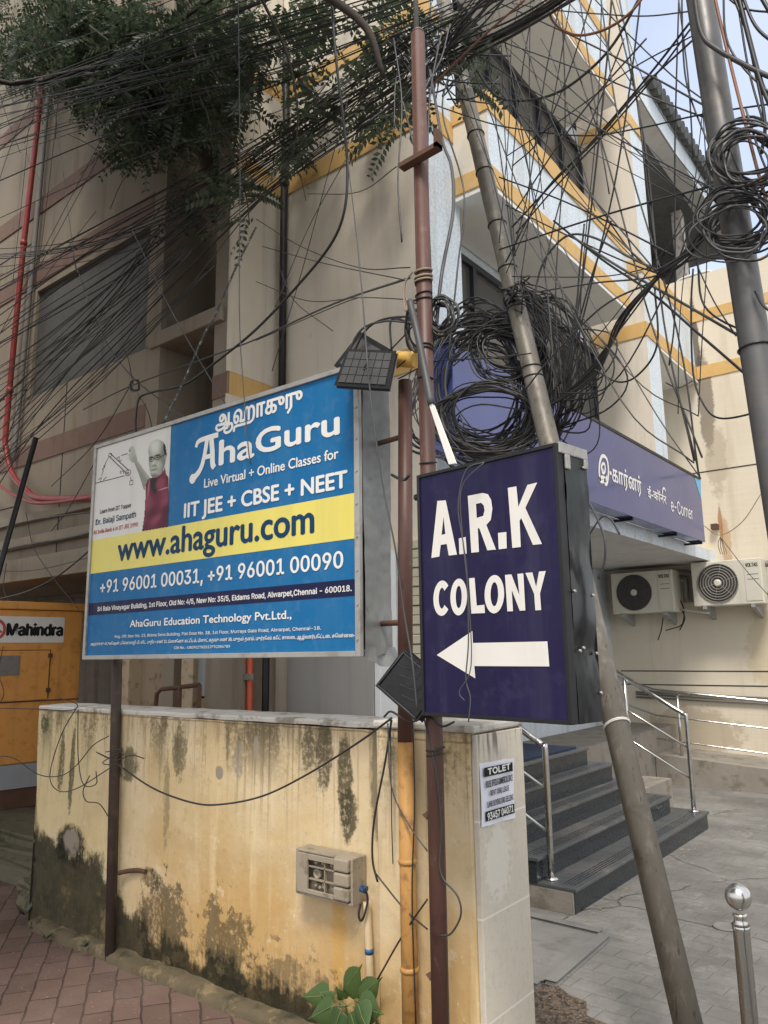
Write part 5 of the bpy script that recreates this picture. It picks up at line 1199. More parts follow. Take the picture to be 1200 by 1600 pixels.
CH = thing('chair_frame', 'rusty black angle-iron rack standing behind the yellow wall', 'chair', (-4.85, 3.6, 0))  # dark metal frame of a chair behind the wall
m = MB(); c_ = [at(p, q, 'y', 3.5) for p, q in ((243, 1108), (245, 1084), (252, 1077), (312, 1070))]; m.tube([Vector((c_[0].x, 3.5, 0))] + c_, .016, 6); m.build('front_rail', MT['rust'], CH)
m = MB(); c_ = at(281, 1075, 'y', 3.5); m.tube([Vector((c_.x, 3.5, 0)), c_], .016, 6); m.build('leg', MT['rust'], CH)
m = MB(); c_ = at(312, 1070, 'y', 3.5); m.tube([Vector((c_.x, 3.5, 0)), c_], .016, 6); m.build('leg', MT['rust'], CH)
tag((lambda mm: (mm.box(-5.35, -4.55, 3.3, 3.45, 0, 1.215), mm)[1])(MB()).build('low_wall', MT['cement'], bevel=.01), 'low rough cement wall behind the yellow compound wall', 'wall')
# ------------------------------------------------------------------ tree overhanging from the left
TR = thing('rain_tree', 'shady tree with feathery leaves hanging over the cables at top left', 'tree', (-7.2, 1.0, 0))
rt = random.Random(17)
m = MB()
m.tube(spline([(-7.2, 1.0, 0), (-7.15, 1.05, 1.6), (-7.3, 1.1, 3.2), (-7.2, 1.2, 4.9), (-6.6, 1.5, 6.4), (-5.6, 1.8, 7.8)]), [.17] * 9 + [.16] * 6 + [.14] * 6 + [.12] * 6 + [.10] * 8 + [.06], 12)
limbs = [[(-7.25, 1.15, 4.4), at(-60, 150, 'y', 2.6), at(30, 130, 'y', 3.0), at(120, 110, 'y', 3.2), at(220, 75, 'y', 3.3), at(300, 20, 'y', 3.3), at(420, -60, 'y', 3.2)],
         [at(60, 130, 'y', 3.05), at(110, 115, 'y', 3.2), at(200, 125, 'y', 3.3), at(290, 150, 'y', 3.35)],
         [(-6.4, 1.6, 6.6), at(250, -80, 'y', 2.9), at(430, -40, 'y', 2.9), at(560, 30, 'y', 3.0), at(600, 120, 'y', 3.1)],
         [at(180, 60, 'y', 3.3), at(225, 60, 'y', 3.3), at(218, 150, 'y', 3.3), at(230, 220, 'y', 3.3), at(265, 275, 'y', 3.3)],
         [at(140, 40, 'y', 3.2), at(185, 75, 'y', 3.2), at(225, 100, 'y', 3.2), at(260, 150, 'y', 3.2), at(275, 190, 'y', 3.2)],
         [at(400, -20, 'y', 3.0), at(450, 90, 'y', 3.1), at(465, 200, 'y', 3.2), at(440, 280, 'y', 3.3)],
         [at(290, 40, 'y', 3.3), at(330, 160, 'y', 3.4), at(380, 290, 'y', 3.4), at(390, 350, 'y', 3.4)],
         [(-6.4, 1.6, 6.7), (-4.8, 1.8, 6.8), (-3.6, 1.4, 7.2), (-2.4, 1.2, 7.4)], [(-5.8, 1.8, 7.6), (-4.2, 3.2, 7.6), (-3.0, 3.6, 7.8)]]
for i, L in enumerate(limbs):
    S = spline(L, 6); r0 = (.03, .03, .05, .016, .008, .012, .012, .07, .06)[i]
    m.tube(S, [r0 * (1 - .7 * k / (len(S) - 1)) for k in range(len(S))], 8)
for k in range(70):      # bare twigs
    px, py = rt.uniform(-20, 620), rt.uniform(-10, 300 - 0.12 * k)
    y = rt.uniform(3.0, 3.5); a_ = rt.uniform(-2.6, -.4); l = rt.uniform(30, 110)
    if py > 230 and not (200 < px < 470): continue
    m.tube(spline([at(px, py, 'y', y), at(px + l * .5 * math.cos(a_) + rt.uniform(-8, 8), py - l * .5 * math.sin(a_) * .8, 'y', y + .03), at(px + l * math.cos(a_), py - l * math.sin(a_), 'y', y + .05)], 3), rt.uniform(.002, .005), 4)
m.build('trunk', MT['bark'], TR)
LEAF = MB()
def frond(p, d, L, n, ls):
    d = d.normalized(); side = d.cross(Vector((0, 0, 1)))
    if side.length < .05: side = Vector((1, 0, 0))
    side.normalize(); q = rt.uniform(-.8, .8); nrm = side.cross(d).normalized(); side = (side * math.cos(q) + nrm * math.sin(q)).normalized()
    droop = rt.uniform(.15, .6) * L; pts = [p + d * L * t - Vector((0, 0, droop * t * t)) for t in [k / n for k in range(n + 1)]]
    vs = []; fs = []
    for k in range(1, n + 1):
        c = pts[k]; t = (pts[k] - pts[k-1]).normalized(); l = ls * (1 - .45 * abs(k / n - .45)) * rt.uniform(.8, 1.1)
        for s in (-1, 1):
            dr = (side * s + t * .45 + Vector((0, 0, -rt.uniform(0, .5)))).normalized() * l; w = (t - dr * t.dot(dr) / max(dr.length_squared, 1e-9)).normalized() * l * .23
            o = len(vs); vs += [c, c + dr * .45 + w, c + dr, c + dr * .45 - w]; fs.append((o, o+1, o+2, o+3))
    LEAF.add(vs, fs)
    a, b = pts[0], pts[-1]; w = side * .0012; LEAF.add([a - w, a + w, b + w, b - w], [(0, 1, 2, 3)])
# where the crown shows in the picture: centre, half-width, half-height, how full
CLUMPS = [(60, 20, 120, 70, 1.2), (40, 85, 110, 40, 1.2), (180, 45, 110, 60, 1.5), (170, 105, 110, 60, 1.6), (225, 150, 90, 45, 1.5), (330, 60, 100, 70, 1), (350, 120, 60, 60, .9), (260, 195, 55, 40, .8), (320, 180, 70, 55, .6), (235, 225, 40, 25, .7),
          (440, 10, 90, 60, .4), (560, 10, 90, 50, .25), (430, 90, 70, 50, .25), (520, 110, 80, 50, .3), (590, 130, 50, 40, .7), (610, 185, 22, 30, .9), (480, 185, 70, 25, .5), (440, 150, 60, 35, .5), (455, 225, 40, 28, .9), (390, 270, 45, 20, .2),
          (350, 300, 30, 18, .2), (385, 318, 38, 24, .5), (310, 340, 18, 10, .5), (745, 70, 45, 45, .35), (640, 30, 60, 40, .5), (735, 130, 12, 15, .4), (300, 300, 40, 22, .35)]
tot = sum(c[2] * c[3] * c[4] for c in CLUMPS)
for cx, cy, rx, ry, f in CLUMPS:
    for k in range(int(1350 * rx * ry * f / tot)):
        while True:
            a, b = rt.uniform(-1, 1), rt.uniform(-1, 1)
            if a * a + b * b < 1: break
        y = rt.uniform(3.3, 3.93) if cx < 400 else rt.uniform(3.5, 4.4)
        p = at(cx + a * rx, cy + b * ry, 'y', y)
        frond(p, Vector((rt.uniform(-1, 1), rt.uniform(-1, .6), rt.uniform(-.7, .35))), rt.uniform(.22, .42), rt.choice((8, 10, 12)), rt.uniform(.055, .10))
# unseen crown, stretched past the camera to shade the wall and the old building
n_out = 0
while n_out < 5200:
    p = Vector((rt.uniform(-11.2, -2.0), rt.uniform(-3.0, 3.9), rt.uniform(5.2, 8.2)))
    q = proj(p)
    if q and -260 < q[0] < 1400 and -260 < q[1] < 1800: continue
    if ((p.x + 6.6) / 4.6) ** 2 + ((p.y - .6) / 3.6) ** 2 > 1: continue
    n_out += 1; frond(p, Vector((rt.uniform(-1, 1), rt.uniform(-1, 1), rt.uniform(-.5, .4))), rt.uniform(.3, .5), 8, rt.uniform(.11, .17))
LEAF.build('crown', MT['leaf'], TR)

# ------------------------------------------------------------------ cables
rc = random.Random(29)
PENDING = []
def cable(pts, r=.0045, mat='cable', label=None, group=None, sides=5, sub=6):
    if mat == 'cable': mat = rc.choice(('cable', 'cable', 'cable', 'cable', 'cable_dusty', 'cable_dusty', 'cable_grey'))
    px = [(min(1200, max(0, p[0])), min(1600, max(0, p[1]))) for p in pts]
    shown = sum(math.dist(px[i], px[i+1]) for i in range(len(px) - 1)) * r / max(p[2] for p in pts)
    PENDING.append((shown if group else 1e9, px_path(pts, sub), r, mat, label, group, sides))
def link_cables(most=292):
    """the cables that show largest are things of their own, the finest rest one tangle"""
    PENDING.sort(key=lambda c: -c[0])
    for _, path, r, mat, label, group, sides in PENDING[:most]:
        mm = MB(); mm.tube(path, r, sides); tag(mm.build('cable', MT[mat]), label, 'cable', group)
    mm = MB(); names = ['cable', 'cable_dusty', 'cable_grey', 'cable_brown', 'cable_white', 'rope']
    for _, path, r, mat, label, group, sides in PENDING[most:]:
        mm.cur = names.index(mat); mm.tube(path, r, sides)
    if mm.v: tag(mm.build('cable_tangle', [MT[n] for n in names]), 'countless fine wires tangled among the thicker cables overhead', 'cables', kind='stuff')
def bundle(n, route, spread, label, group, r=(.003, .0055), mat='cable'):
    """n cables along one route, each a little off the others"""
    for k in range(n):
        dx = [rc.gauss(0, 1) for _ in range(2)]; P = []
        for i, (px, py, y) in enumerate(route):
            s = spread[i]; P.append((px + rc.gauss(0, .35) * s + dx[0] * s * .3, py + dx[1] * s, y + rc.uniform(-.10, .10)))
        cable(P, rc.uniform(*r), mat, label, group)
H = (690, 85, 3.9)
g1 = 'cables running left across the old building'
bundle(8, [(H[0], H[1], 3.9), (560, 165, 3.8), (420, 258, 3.7), (250, 352, 3.55), (110, 395, 3.45), (-50, 412, 3.4)], [16, 22, 20, 12, 10, 12], 'black cable of the thick bundle sloping left below the tree', g1, (.003, .0065))
bundle(17, [(H[0], H[1], 3.9), (430, 250, 3.7), (240, 420, 3.55), (90, 540, 3.45), (-50, 640, 3.4)], [18, 26, 36, 52, 80], 'black cable fanning down to the left edge over the boarded window', g1)
bundle(12, [(650, 60, 3.8), (420, 225, 3.7), (180, 365, 3.5), (-50, 500, 3.4)], [18, 20, 30, 50], 'thin black cable above the fan of cables on the old building', g1)
bundle(16, [(700, -10, 3.6), (420, 90, 3.3), (180, 150, 3.1), (-50, 215, 3.0)], [26, 38, 42, 55], 'black cable passing through the tree at the top left', 'cables through the tree')
bundle(9, [(560, -50, 3.3), (380, 20, 3.2), (170, 100, 3.1), (-50, 190, 3.0)], [40, 30, 24, 30], 'thin cable high among the branches at the top left', 'cables through the tree')
g2 = 'steep thin cables at the left edge'
for a, b in (((50, 133), (20, 440)), ((46, 160), (-10, 310)), ((80, 130), (118, 420)), ((100, 60), (60, 420)), ((165, 205), (-20, 560)), ((205, 150), (60, 420)), ((20, 120), (-20, 200)), ((150, 330), (-30, 560))):
    cable([(a[0], a[1], 3.3), ((a[0] + b[0]) / 2 + rc.uniform(-4, 4), (a[1] + b[1]) / 2, 3.3), (b[0], b[1], 3.3)], .003, 'cable', 'steep thin cable beside the red riser pipe', g2)
g3 = 'steep cables over the boarded window'
for k in range(5): cable([(255 + rc.uniform(-8, 6), 352, 3.55), (150 + k * 7, 470 + rc.uniform(-8, 8), 3.5), (-30, 640 + k * 16, 3.45)], rc.uniform(.003, .006), 'cable', 'cable dropping from the thick bundle to the lower left edge', g3)
for k in range(5): cable([(300 - k * 4, 392, 3.55), (170 - k * 5, 525, 3.5), (-30, 675 + k * 22, 3.45)], rc.uniform(.004, .007), 'cable', 'dark cable slanting across the boarded window from the tree', g3)
for k in range(4): cable([(338, 412, 3.55), (160 - k * 12, 590 + k * 5, 3.5), (-40 - k * 10, 735 + k * 22, 3.45)], rc.uniform(.003, .005), 'cable', 'cable slanting from the recess to the dark leaning pole', g3)
cable([(113, 400, 3.5), (128, 440, 3.5), (150, 500, 3.5), (175, 550, 3.5), (213, 595, 3.5), (258, 630, 3.5), (293, 655, 3.5)], .006, 'cable_grey', 'faded twisted cable sagging over the boarded window to the board top')
cable([(207, 360, 3.3), (260, 470, 3.2), (310, 560, 3.0), (353, 632, 2.8)], .004, 'cable_grey', 'straight grey wire slanting down to the blue board top')
cable([(400, 355, 3.3), (370, 415, 3.2), (335, 495, 3.1), (320, 520, 3.05), (285, 600, 2.9), (253, 665, 2.75)], .0075, 'cable_white', 'black and white speckled cable dropping to the blue board')
cable([(517, -20, 3.0), (525, 90, 3.0), (536, 180, 3.05), (543, 260, 3.1), (538, 330, 3.1), (515, 385, 3.15), (462, 450, 3.2), (400, 515, 3.2), (345, 560, 3.2), (290, 600, 3.2), (240, 612, 3.2), (218, 622, 3.2), (212, 650, 3.1), (212, 690, 3.0)], .009, 'cable', 'thick black cable looping down from the top to the back of the blue board')
cable([(130, 640, 3.5), (200, 605, 3.4), (320, 560, 3.4), (400, 530, 3.3), (520, 475, 3.0), (640, 434, 2.5)], .006, 'cable', 'black cable running across the cream wall to the brown pole')
cable([(400, 532, 3.32), (520, 480, 3.02), (560, 465, 2.95)], .003, 'cable', 'thin black wire hugging the cable across the cream wall')
for P_, l_ in (([(400, 342, 3.4), (470, 385, 3.3), (560, 418, 3.0), (640, 418, 2.5)], 'thin wire drooping over the cream wall high above the board'), ([(410, 385, 3.4), (500, 410, 3.2), (635, 438, 2.5)], 'thin wire below the drooping one on the cream wall'), ([(400, 440, 3.4), (480, 470, 3.2), (560, 465, 3.0), (640, 468, 2.5)], 'thin wire sagging low across the cream wall'), ([(437, 420, 3.4), (460, 470, 3.3), (520, 517, 3.2)], 'thin loose wire end hanging on the cream wall'), ([(425, 580, 3.3), (470, 430, 3.3), (505, 300, 3.2), (545, 150, 3.2)], 'thin straight wire rising over the cream wall'), ([(430, 480, 3.3), (480, 360, 3.3), (540, 250, 3.2)], 'second thin straight wire rising beside the black conduit'), ([(480, 303, 3.2), (560, 300, 3.0), (620, 260, 2.8)], 'slack thin wire ending at the pole bracket')):
    cable(P_, .003, 'cable', l_)
cable([(543, 250, 3.0), (555, 350, 2.8), (565, 450, 2.5), (572, 540, 2.2), (578, 610, 2.18), (588, 690, 2.18), (600, 770, 2.2), (618, 860, 2.2), (632, 960, 2.2), (645, 1040, 2.18), (652, 1110, 2.18)], .0035, 'cable_grey', 'grey wire hanging over the solar light down to the flood light')
cable([(372, -20, 2.9), (375, 250, 2.8), (374, 480, 2.5), (380, 600, 2.37), (388, 700, 2.35), (392, 725, 2.36)], .003, 'cable_grey', 'thin grey wire hanging in front of the blue board lettering')
for P_, r_ in (([(615, 60, 3.0), (628, 160, 2.9), (622, 280, 2.8), (628, 378, 2.75)], .0045), ([(630, 160, 2.9), (640, 200, 2.8), (648, 235, 2.6)], .0035)):
    cable(P_, r_, 'cable', 'loose cable end dangling left of the brown pole', 'loose cable ends by the brown pole')
# hub where everything meets
gh = 'tangled cables between the two pole tops'
for k in range(34):
    a, b = (rc.uniform(590, 720), rc.uniform(20, 160)), (rc.uniform(640, 800), rc.uniform(-20, 170))
    cable([(a[0], a[1], 3.6), ((a[0] + b[0]) / 2 + rc.uniform(-15, 15), (a[1] + b[1]) / 2 + rc.uniform(5, 35), 3.5), (b[0], b[1], 3.7)], rc.uniform(.003, .006), 'cable', 'short cable in the tangle between the pole tops', gh)
bundle(7, [(560, 200, 3.6), (690, 100, 3.7), (800, 45, 3.3), (905, -20, 3.0)], [16, 10, 8, 8], 'thick black cable running up to the right from the pole tops', gh, (.006, .010))
bundle(14, [(640, 160, 3.5), (690, 80, 3.5), (740, 20, 3.3), (800, -40, 3.0)], [26, 16, 22, 30], 'black cable rising right from the tangle at the pole tops', gh)
bundle(8, [(560, 130, 3.5), (660, 60, 3.5), (790, 0, 3.3), (860, -40, 3.0)], [24, 22, 18, 18], 'black cable rising right from the tangle at the pole tops', gh)
cable([(675, 135, 3.5), (710, 100, 3.4), (760, 52, 3.2), (820, 0, 3.0)], .006, 'cable_brown', 'red-brown cable crossing the leaning pole near its top')
for P_, r_ in (([(672, 110, 3.2), (690, 215, 2.9), (705, 260, 2.75), (708, 330, 2.6), (690, 430, 2.45), (680, 530, 2.4)], .008), ([(690, 50, 3.3), (672, 150, 2.9), (668, 290, 2.5), (672, 400, 2.4), (676, 520, 2.38)], .005), ([(700, 120, 3.3), (692, 180, 3.0), (725, 300, 3.0), (715, 420, 2.8), (700, 560, 2.7)], .0045), ([(640, 100, 3.0), (628, 90, 3.0), (618, 130, 3.0), (616, 200, 2.9)], .004)):
    cable(P_, r_, 'cable', 'black cable hanging between the brown pole and the leaning pole', 'cables hanging between the poles')
cable([(703, 38, 3.4), (690, 90, 3.2), (668, 130, 2.9), (655, 158, 2.5)], .005, 'cable_grey', 'grey flat wire tail at the top of the brown pole')
gx = 'fine wires webbed across the upper right'
for k in range(34):
    A_ = rc.choice(((rc.uniform(760, 1080), -25), (rc.uniform(700, 800), rc.uniform(40, 160)), (1080 + rc.uniform(0, 40), rc.uniform(20, 300)), (rc.uniform(840, 1000), -25)))
    Z_ = rc.choice(((805 + rc.uniform(-15, 15), 445 + rc.uniform(-20, 20)), (1032 + rc.uniform(-8, 8), 428), (rc.uniform(1040, 1100), rc.uniform(560, 760)), (880 + rc.uniform(-15, 30), 600 + rc.uniform(-40, 40)), (1110 + rc.uniform(-10, 20), rc.uniform(150, 360))))
    s_ = rc.choice((4, 14, 30, 60, 95)); yA = 3.55 - .6 * max(0, min(1, (A_[0] - 800) / 350)); yZ = 3.55 - .6 * max(0, min(1, (Z_[0] - 800) / 350))
    cable([(A_[0], A_[1], yA), (A_[0] * .7 + Z_[0] * .3 + rc.uniform(-14, 14), A_[1] * .7 + Z_[1] * .3 + s_ * .8, yA * .7 + yZ * .3), (A_[0] * .3 + Z_[0] * .7 + rc.uniform(-14, 14), A_[1] * .3 + Z_[1] * .7 + s_ * .9, yA * .3 + yZ * .7), (Z_[0], Z_[1], yZ)], rc.uniform(.0018, .0042), 'cable', 'fine wire in the web between the pole tops and the right pole', gx)
# right side: steep and crossing cables
gr = 'cables criss-crossing in front of the office building'
RT = [([(880, -20), (850, 130), (825, 300), (800, 400)], .004), ([(957, -20), (945, 130), (915, 400), (885, 600)], .005), ([(930, -20), (890, 110), (845, 215), (800, 260)], .004), ([(1003, -20), (985, 130), (960, 290), (925, 440), (885, 600)], .0045), ([(903, -20), (915, 60), (935, 200), (952, 303)], .0035),
      ([(1065, -20), (1068, 90), (1078, 150), (1110, 233)], .004), ([(1058, -20), (1075, 120), (1083, 245)], .0035), ([(1080, 57), (983, 110), (880, 185), (790, 245)], .0035), ([(797, 100), (833, 200), (850, 327)], .003), ([(780, 277), (870, 310), (950, 347), (1053, 400)], .0045), ([(790, 320), (870, 360), (967, 405), (1035, 430)], .004),
      ([(770, 60), (910, 110), (1000, 145), (1077, 175), (1165, 205)], .004), ([(740, -10), (800, 13), (950, 83), (1110, 170)], .0045), ([(640, 150), (740, 185), (800, 200), (910, 212), (1000, 200), (1100, 178), (1220, 160)], .004), ([(745, 110), (775, 150), (820, 157), (870, 145), (917, 113), (960, 67), (1003, -10)], .0075), ([(780, 390), (900, 350), (1000, 320), (1115, 290)], .005),
      ([(1078, 35), (1020, 110), (933, 213), (860, 290), (800, 355)], .0055), ([(1079, 45), (1024, 118), (940, 215), (870, 290), (806, 365)], .0045), ([(1083, 62), (1000, 140), (930, 220), (850, 300), (790, 410)], .005), ([(820, -20), (800, 60), (795, 200), (780, 380)], .003), ([(755, -20), (770, 150), (790, 300), (805, 420)], .0035), ([(835, 0), (815, 120), (800, 280), (805, 400)], .0035),
      ([(833, 457), (930, 442), (1017, 433), (1085, 405), (1180, 390)], .0045), ([(800, 432), (900, 433), (960, 430), (1030, 415)], .003), ([(865, 345), (940, 405), (1017, 457), (1090, 520), (1165, 585)], .0055), ([(890, 367), (967, 417), (1060, 470), (1155, 525)], .006), ([(833, 470), (845, 420), (862, 390), (890, 367), (930, 372), (980, 400), (1033, 425)], .006),
      ([(880, 387), (953, 523), (1027, 650), (1095, 748)], .0028), ([(1057, 607), (1075, 670), (1094, 747)], .0028), ([(1083, 420), (1080, 480), (1083, 583), (1100, 633), (1123, 653), (1167, 648), (1215, 630)], .004), ([(1090, 410), (1100, 477), (1153, 513), (1215, 522)], .0045), ([(1088, 412), (1115, 470), (1150, 525)], .003),
      ([(913, 350), (905, 430), (900, 483), (878, 610)], .005), ([(955, 345), (925, 430), (905, 500), (876, 600)], .0045), ([(1020, 440), (940, 480), (860, 560), (820, 610)], .005), ([(785, 130), (850, 260), (920, 330), (1020, 425)], .004), ([(1023, 450), (1027, 537), (1000, 583), (967, 597), (930, 578)], .0045),
      ([(845, 60), (870, 110), (905, 240), (930, 330)], .0028), ([(975, 60), (940, 150), (880, 300), (850, 420)], .004), ([(1010, 60), (930, 150), (870, 230), (805, 330)], .0045), ([(800, 5), (860, 15), (940, 22), (1010, 25), (1075, 18)], .0035)]
for P_, r_ in RT:
    n = len(P_); cable([(p[0], p[1], 3.55 - (.6 * max(0, min(1, (p[0] - 800) / 350)))) for p in P_], r_, 'cable', 'black cable crossing in front of the white and orange office bands', gr)
gk = 'cables dropping from the knot to the big coil'
for k in range(8):
    s = k * 4; cable([(1034 + rc.uniform(-4, 4), 425, 3.1), (995 - s + rc.uniform(-4, 4), 475 + s, 3.2), (945 - s * .4, 545 + s * 1.4, 3.5), (895 - s, 605 + s * .9, 3.7), (862 - s, 630 + s * .5, 3.85)], rc.uniform(.004, .0065), 'cable', 'black cable dropping from the knot by the wing wall to the big coil', gk)
for k in range(10):
    cable([(1030 + rc.uniform(-6, 10), 428 + rc.uniform(-8, 8), 3.1), (1075 + rc.uniform(-6, 6), 395 + rc.uniform(-10, 10), 3.0), (1110 + rc.uniform(-8, 8), 350 + rc.uniform(-16, 16), 2.9), (1150, 320 + rc.uniform(-30, 30), 2.75)], rc.uniform(.004, .0065), 'cable', 'black cable between the knot and the coils on the right pole', 'cables between knot and right pole')
gq = 'cables leaving the right pole at the top right corner'
for P_, r_, mt in (([(1083, -20), (1095, 50), (1120, 77), (1187, 113), (1230, 130)], .009, 'cable'), ([(1150, -20), (1170, 60), (1190, 133), (1215, 190)], .009, 'cable'), ([(1140, -20), (1165, 45), (1180, 110), (1195, 190), (1190, 240)], .006, 'cable'), ([(1155, -20), (1180, 40), (1220, 75)], .006, 'cable'), ([(1180, -20), (1215, 40)], .008, 'cable'),
                   ([(1120, -20), (1160, 12), (1220, 20)], .004, 'cable'), ([(1130, -20), (1135, 60), (1165, 110), (1220, 160)], .004, 'cable'), ([(1155, 20), (1170, 110), (1195, 200)], .004, 'cable'), ([(1113, -20), (1133, 67), (1163, 187), (1190, 290), (1210, 350)], .006, 'cable_brown'), ([(1140, 230), (1180, 330), (1220, 380)], .004, 'cable'), ([(1135, 380), (1180, 395), (1230, 370)], .004, 'cable'), ([(1180, 455), (1195, 480), (1230, 500)], .005, 'cable'), ([(1165, 170), (1195, 260), (1225, 300)], .004, 'cable')):
    cable([(p[0], p[1], 2.62) for p in P_], r_, mt, 'black cable at the top right corner beside the right pole' if mt == 'cable' else 'rust-brown cable running down past the right pole', gq if mt == 'cable' else None)
cable([(855, -20, 3.2), (860, 25, 3.2), (878, 46, 3.2), (905, 55, 3.2), (945, 46, 3.1), (985, 20, 3.0), (1015, -20, 3.0)], .007, 'cable_brown', 'brown cable hanging in a loop at the top in front of the parapet')
# on and around the yellow wall
cable([(186, 1196, 2.44), (240, 1232, 2.44), (300, 1254, 2.45), (345, 1257, 2.45), (410, 1244, 2.44), (480, 1210, 2.42), (560, 1160, 2.38), (612, 1122, 2.32)], .0045, 'cable', 'black cable sagging across the yellow wall from the left post to the flood light')
gw = 'thin wires tangled at the left post'
for P_ in ([(-20, 1182), (20, 1184), (60, 1210), (95, 1212), (120, 1195), (145, 1165), (170, 1150)], [(118, 1108), (95, 1150), (78, 1210), (90, 1235), (120, 1232), (172, 1200)], [(122, 1110), (122, 1180), (130, 1225), (150, 1225), (150, 1205)], [(140, 1212), (130, 1235), (135, 1252), (155, 1256), (172, 1280)], [(90, 1090), (120, 1100), (110, 1110), (60, 1108), (-10, 1106)], [(172, 1185), (150, 1175), (180, 1188), (205, 1180), (225, 1185)], [(165, 1175), (192, 1172), (160, 1192), (190, 1196)], [(5, 1010), (-2, 1050), (6, 1085), (-10, 1110)]):
    cable([(p[0], p[1], 2.5) for p in P_], .003, 'cable', 'thin dark wire looped on the wall beside the left post of the board', gw)
m = MB()
for k in range(9): m.tube([(p0.x + (p1.x - p0.x) * .64 + .034 * math.cos(q * .5) + rc.uniform(-.004, .004), p0.y + .02 + .036 * math.sin(q * .5), 1.00 + .03 * math.sin(q * .5 + k) + rc.uniform(-.03, .03)) for q in range(12)], .003, 4, closed=True)
tag(m.build('wire_knot', MT['cable']), 'tangled knot of dark wire wound round the left post of the board', 'wire')
m = MB(); m.tube(px_path([(186, 1364, 2.59), (200, 1361, 2.60), (215, 1360, 2.61), (228, 1362, 2.615)]), .012, 8); tag(m.build('bolt_stub', MT['rust']), 'rusty bolt stub tying the left post to the yellow wall', 'bolt')
gpw = 'loose wires on the pillar between the poles'
for P_, r_, y in (([(612, 1125), (602, 1190), (585, 1280), (582, 1340), (590, 1378)], .0045, 2.42), ([(606, 1130), (612, 1230), (640, 1290), (668, 1330)], .003, 2.40), ([(585, 1362), (630, 1418), (668, 1452)], .0035, 2.42), ([(668, 1405), (630, 1460), (590, 1530)], .0035, 2.42), ([(660, 1110), (680, 1200), (690, 1290), (688, 1362), (715, 1400), (720, 1430), (705, 1458), (688, 1462)], .0035, 2.3), ([(645, 1130), (648, 1250), (644, 1400), (650, 1600)], .003, 2.41), ([(600, 1120), (612, 1112), (640, 1128), (670, 1120), (690, 1135), (710, 1128)], .004, 2.30), ([(610, 1125), (612, 1280), (614, 1350)], .0022, 2.47)):
    cable([(p[0], p[1], y) for p in P_], r_, 'cable', 'thin loose black wire hanging down the yellow pillar', gpw)
cable([(757, 722, 2.02), (728, 735, 2.005), (716, 790, 2.0), (724, 850, 2.0), (730, 900, 2.0), (732, 1000, 1.99), (728, 1060, 1.99), (735, 1090, 1.99), (732, 1128, 1.99)], .0022, 'cable_grey', 'thin grey wire hanging down the face of the navy sign')
cable([(757, 722, 2.02), (722, 760, 2.0), (722, 830, 2.0), (732, 930, 1.99), (736, 1040, 1.985), (718, 1080, 1.985), (726, 1095, 1.985)], .0018, 'cable_grey', 'second finer wire tangled on the face of the navy sign')
cable([(640, 742, 2.2), (630, 750, 2.25), (612, 742, 2.4)], .006, 'cable', 'short black cable from the navy sign to the board post')
cable([(918, 780, 4.9), (935, 815, 4.7), (945, 845, 4.6), (944, 880, 4.6), (935, 905, 4.6)], .008, 'cable_grey', 'grey cable curling down below the fascia sign')
cable([(921, 835, 4.9), (940, 808, 4.9), (955, 812, 4.9), (968, 835, 4.9)], .007, 'cable_grey', 'short grey cable tail poking out below the fascia sign')
cable([(1040, 598, 10.0), (1060, 606, 10.0), (1084, 594, 10.4)], .008, 'cable', 'black wire loop under the soffit corner by the wing wall')
cable([(1190, 770, 9.9), (1160, 815, 9.95), (1125, 836, 10.0), (1098, 820, 9.9)], .006, 'rope', 'thin string sagging in front of the wing wall above the air conditioner')
cable([(1128, 842, 10.0), (1165, 890, 9.9), (1205, 935, 9.7)], .005, 'cable_grey', 'thin wire slanting across the right air conditioner')
for k in range(4): cable([(1126, 838, 10.1), (1122 + k * 4, 850 + k * 3, 10.2), (1126 + k * 3, 866, 10.3)], .005, 'rope', 'frayed string tuft on the wing wall above the air conditioner', 'frayed string tuft')
for P_ in ([(1060, 945), (1070, 965), (1062, 985)], [(1058, 930), (1068, 950), (1066, 975), (1050, 982), (1040, 985)], [(1036, 965), (1033, 985), (1028, 1000)]):
    cable([(p[0], p[1], 10.35) for p in P_], .008, 'cable', 'black cable tail beside the left air conditioner', 'cable tails by the air conditioner')
for P_ in ([(1190, 890), (1200, 930), (1215, 960)], ): cable([(p[0], p[1], 10.3) for p in P_], .01, 'cable', 'black cable behind the right air conditioner')
m = MB(); m.tube(spline([(-2.12, 10.35, 2.62), (-1.9, 10.38, 2.62), (-1.8, 10.38, 2.5), (-1.8, 10.38, 1.9)]), .04, 8); tag(m.build('pipe', MT['grey_pipe']), 'insulated grey pipe beside the right air conditioner', 'pipe')
m = MB(); m.tube([at(1062, 952, 'y', 10.3), at(1108, 958, 'y', 10.2)], .012, 6); tag(m.build('pipe', MT['strap']), 'short white pipe between the two air conditioners', 'pipe')
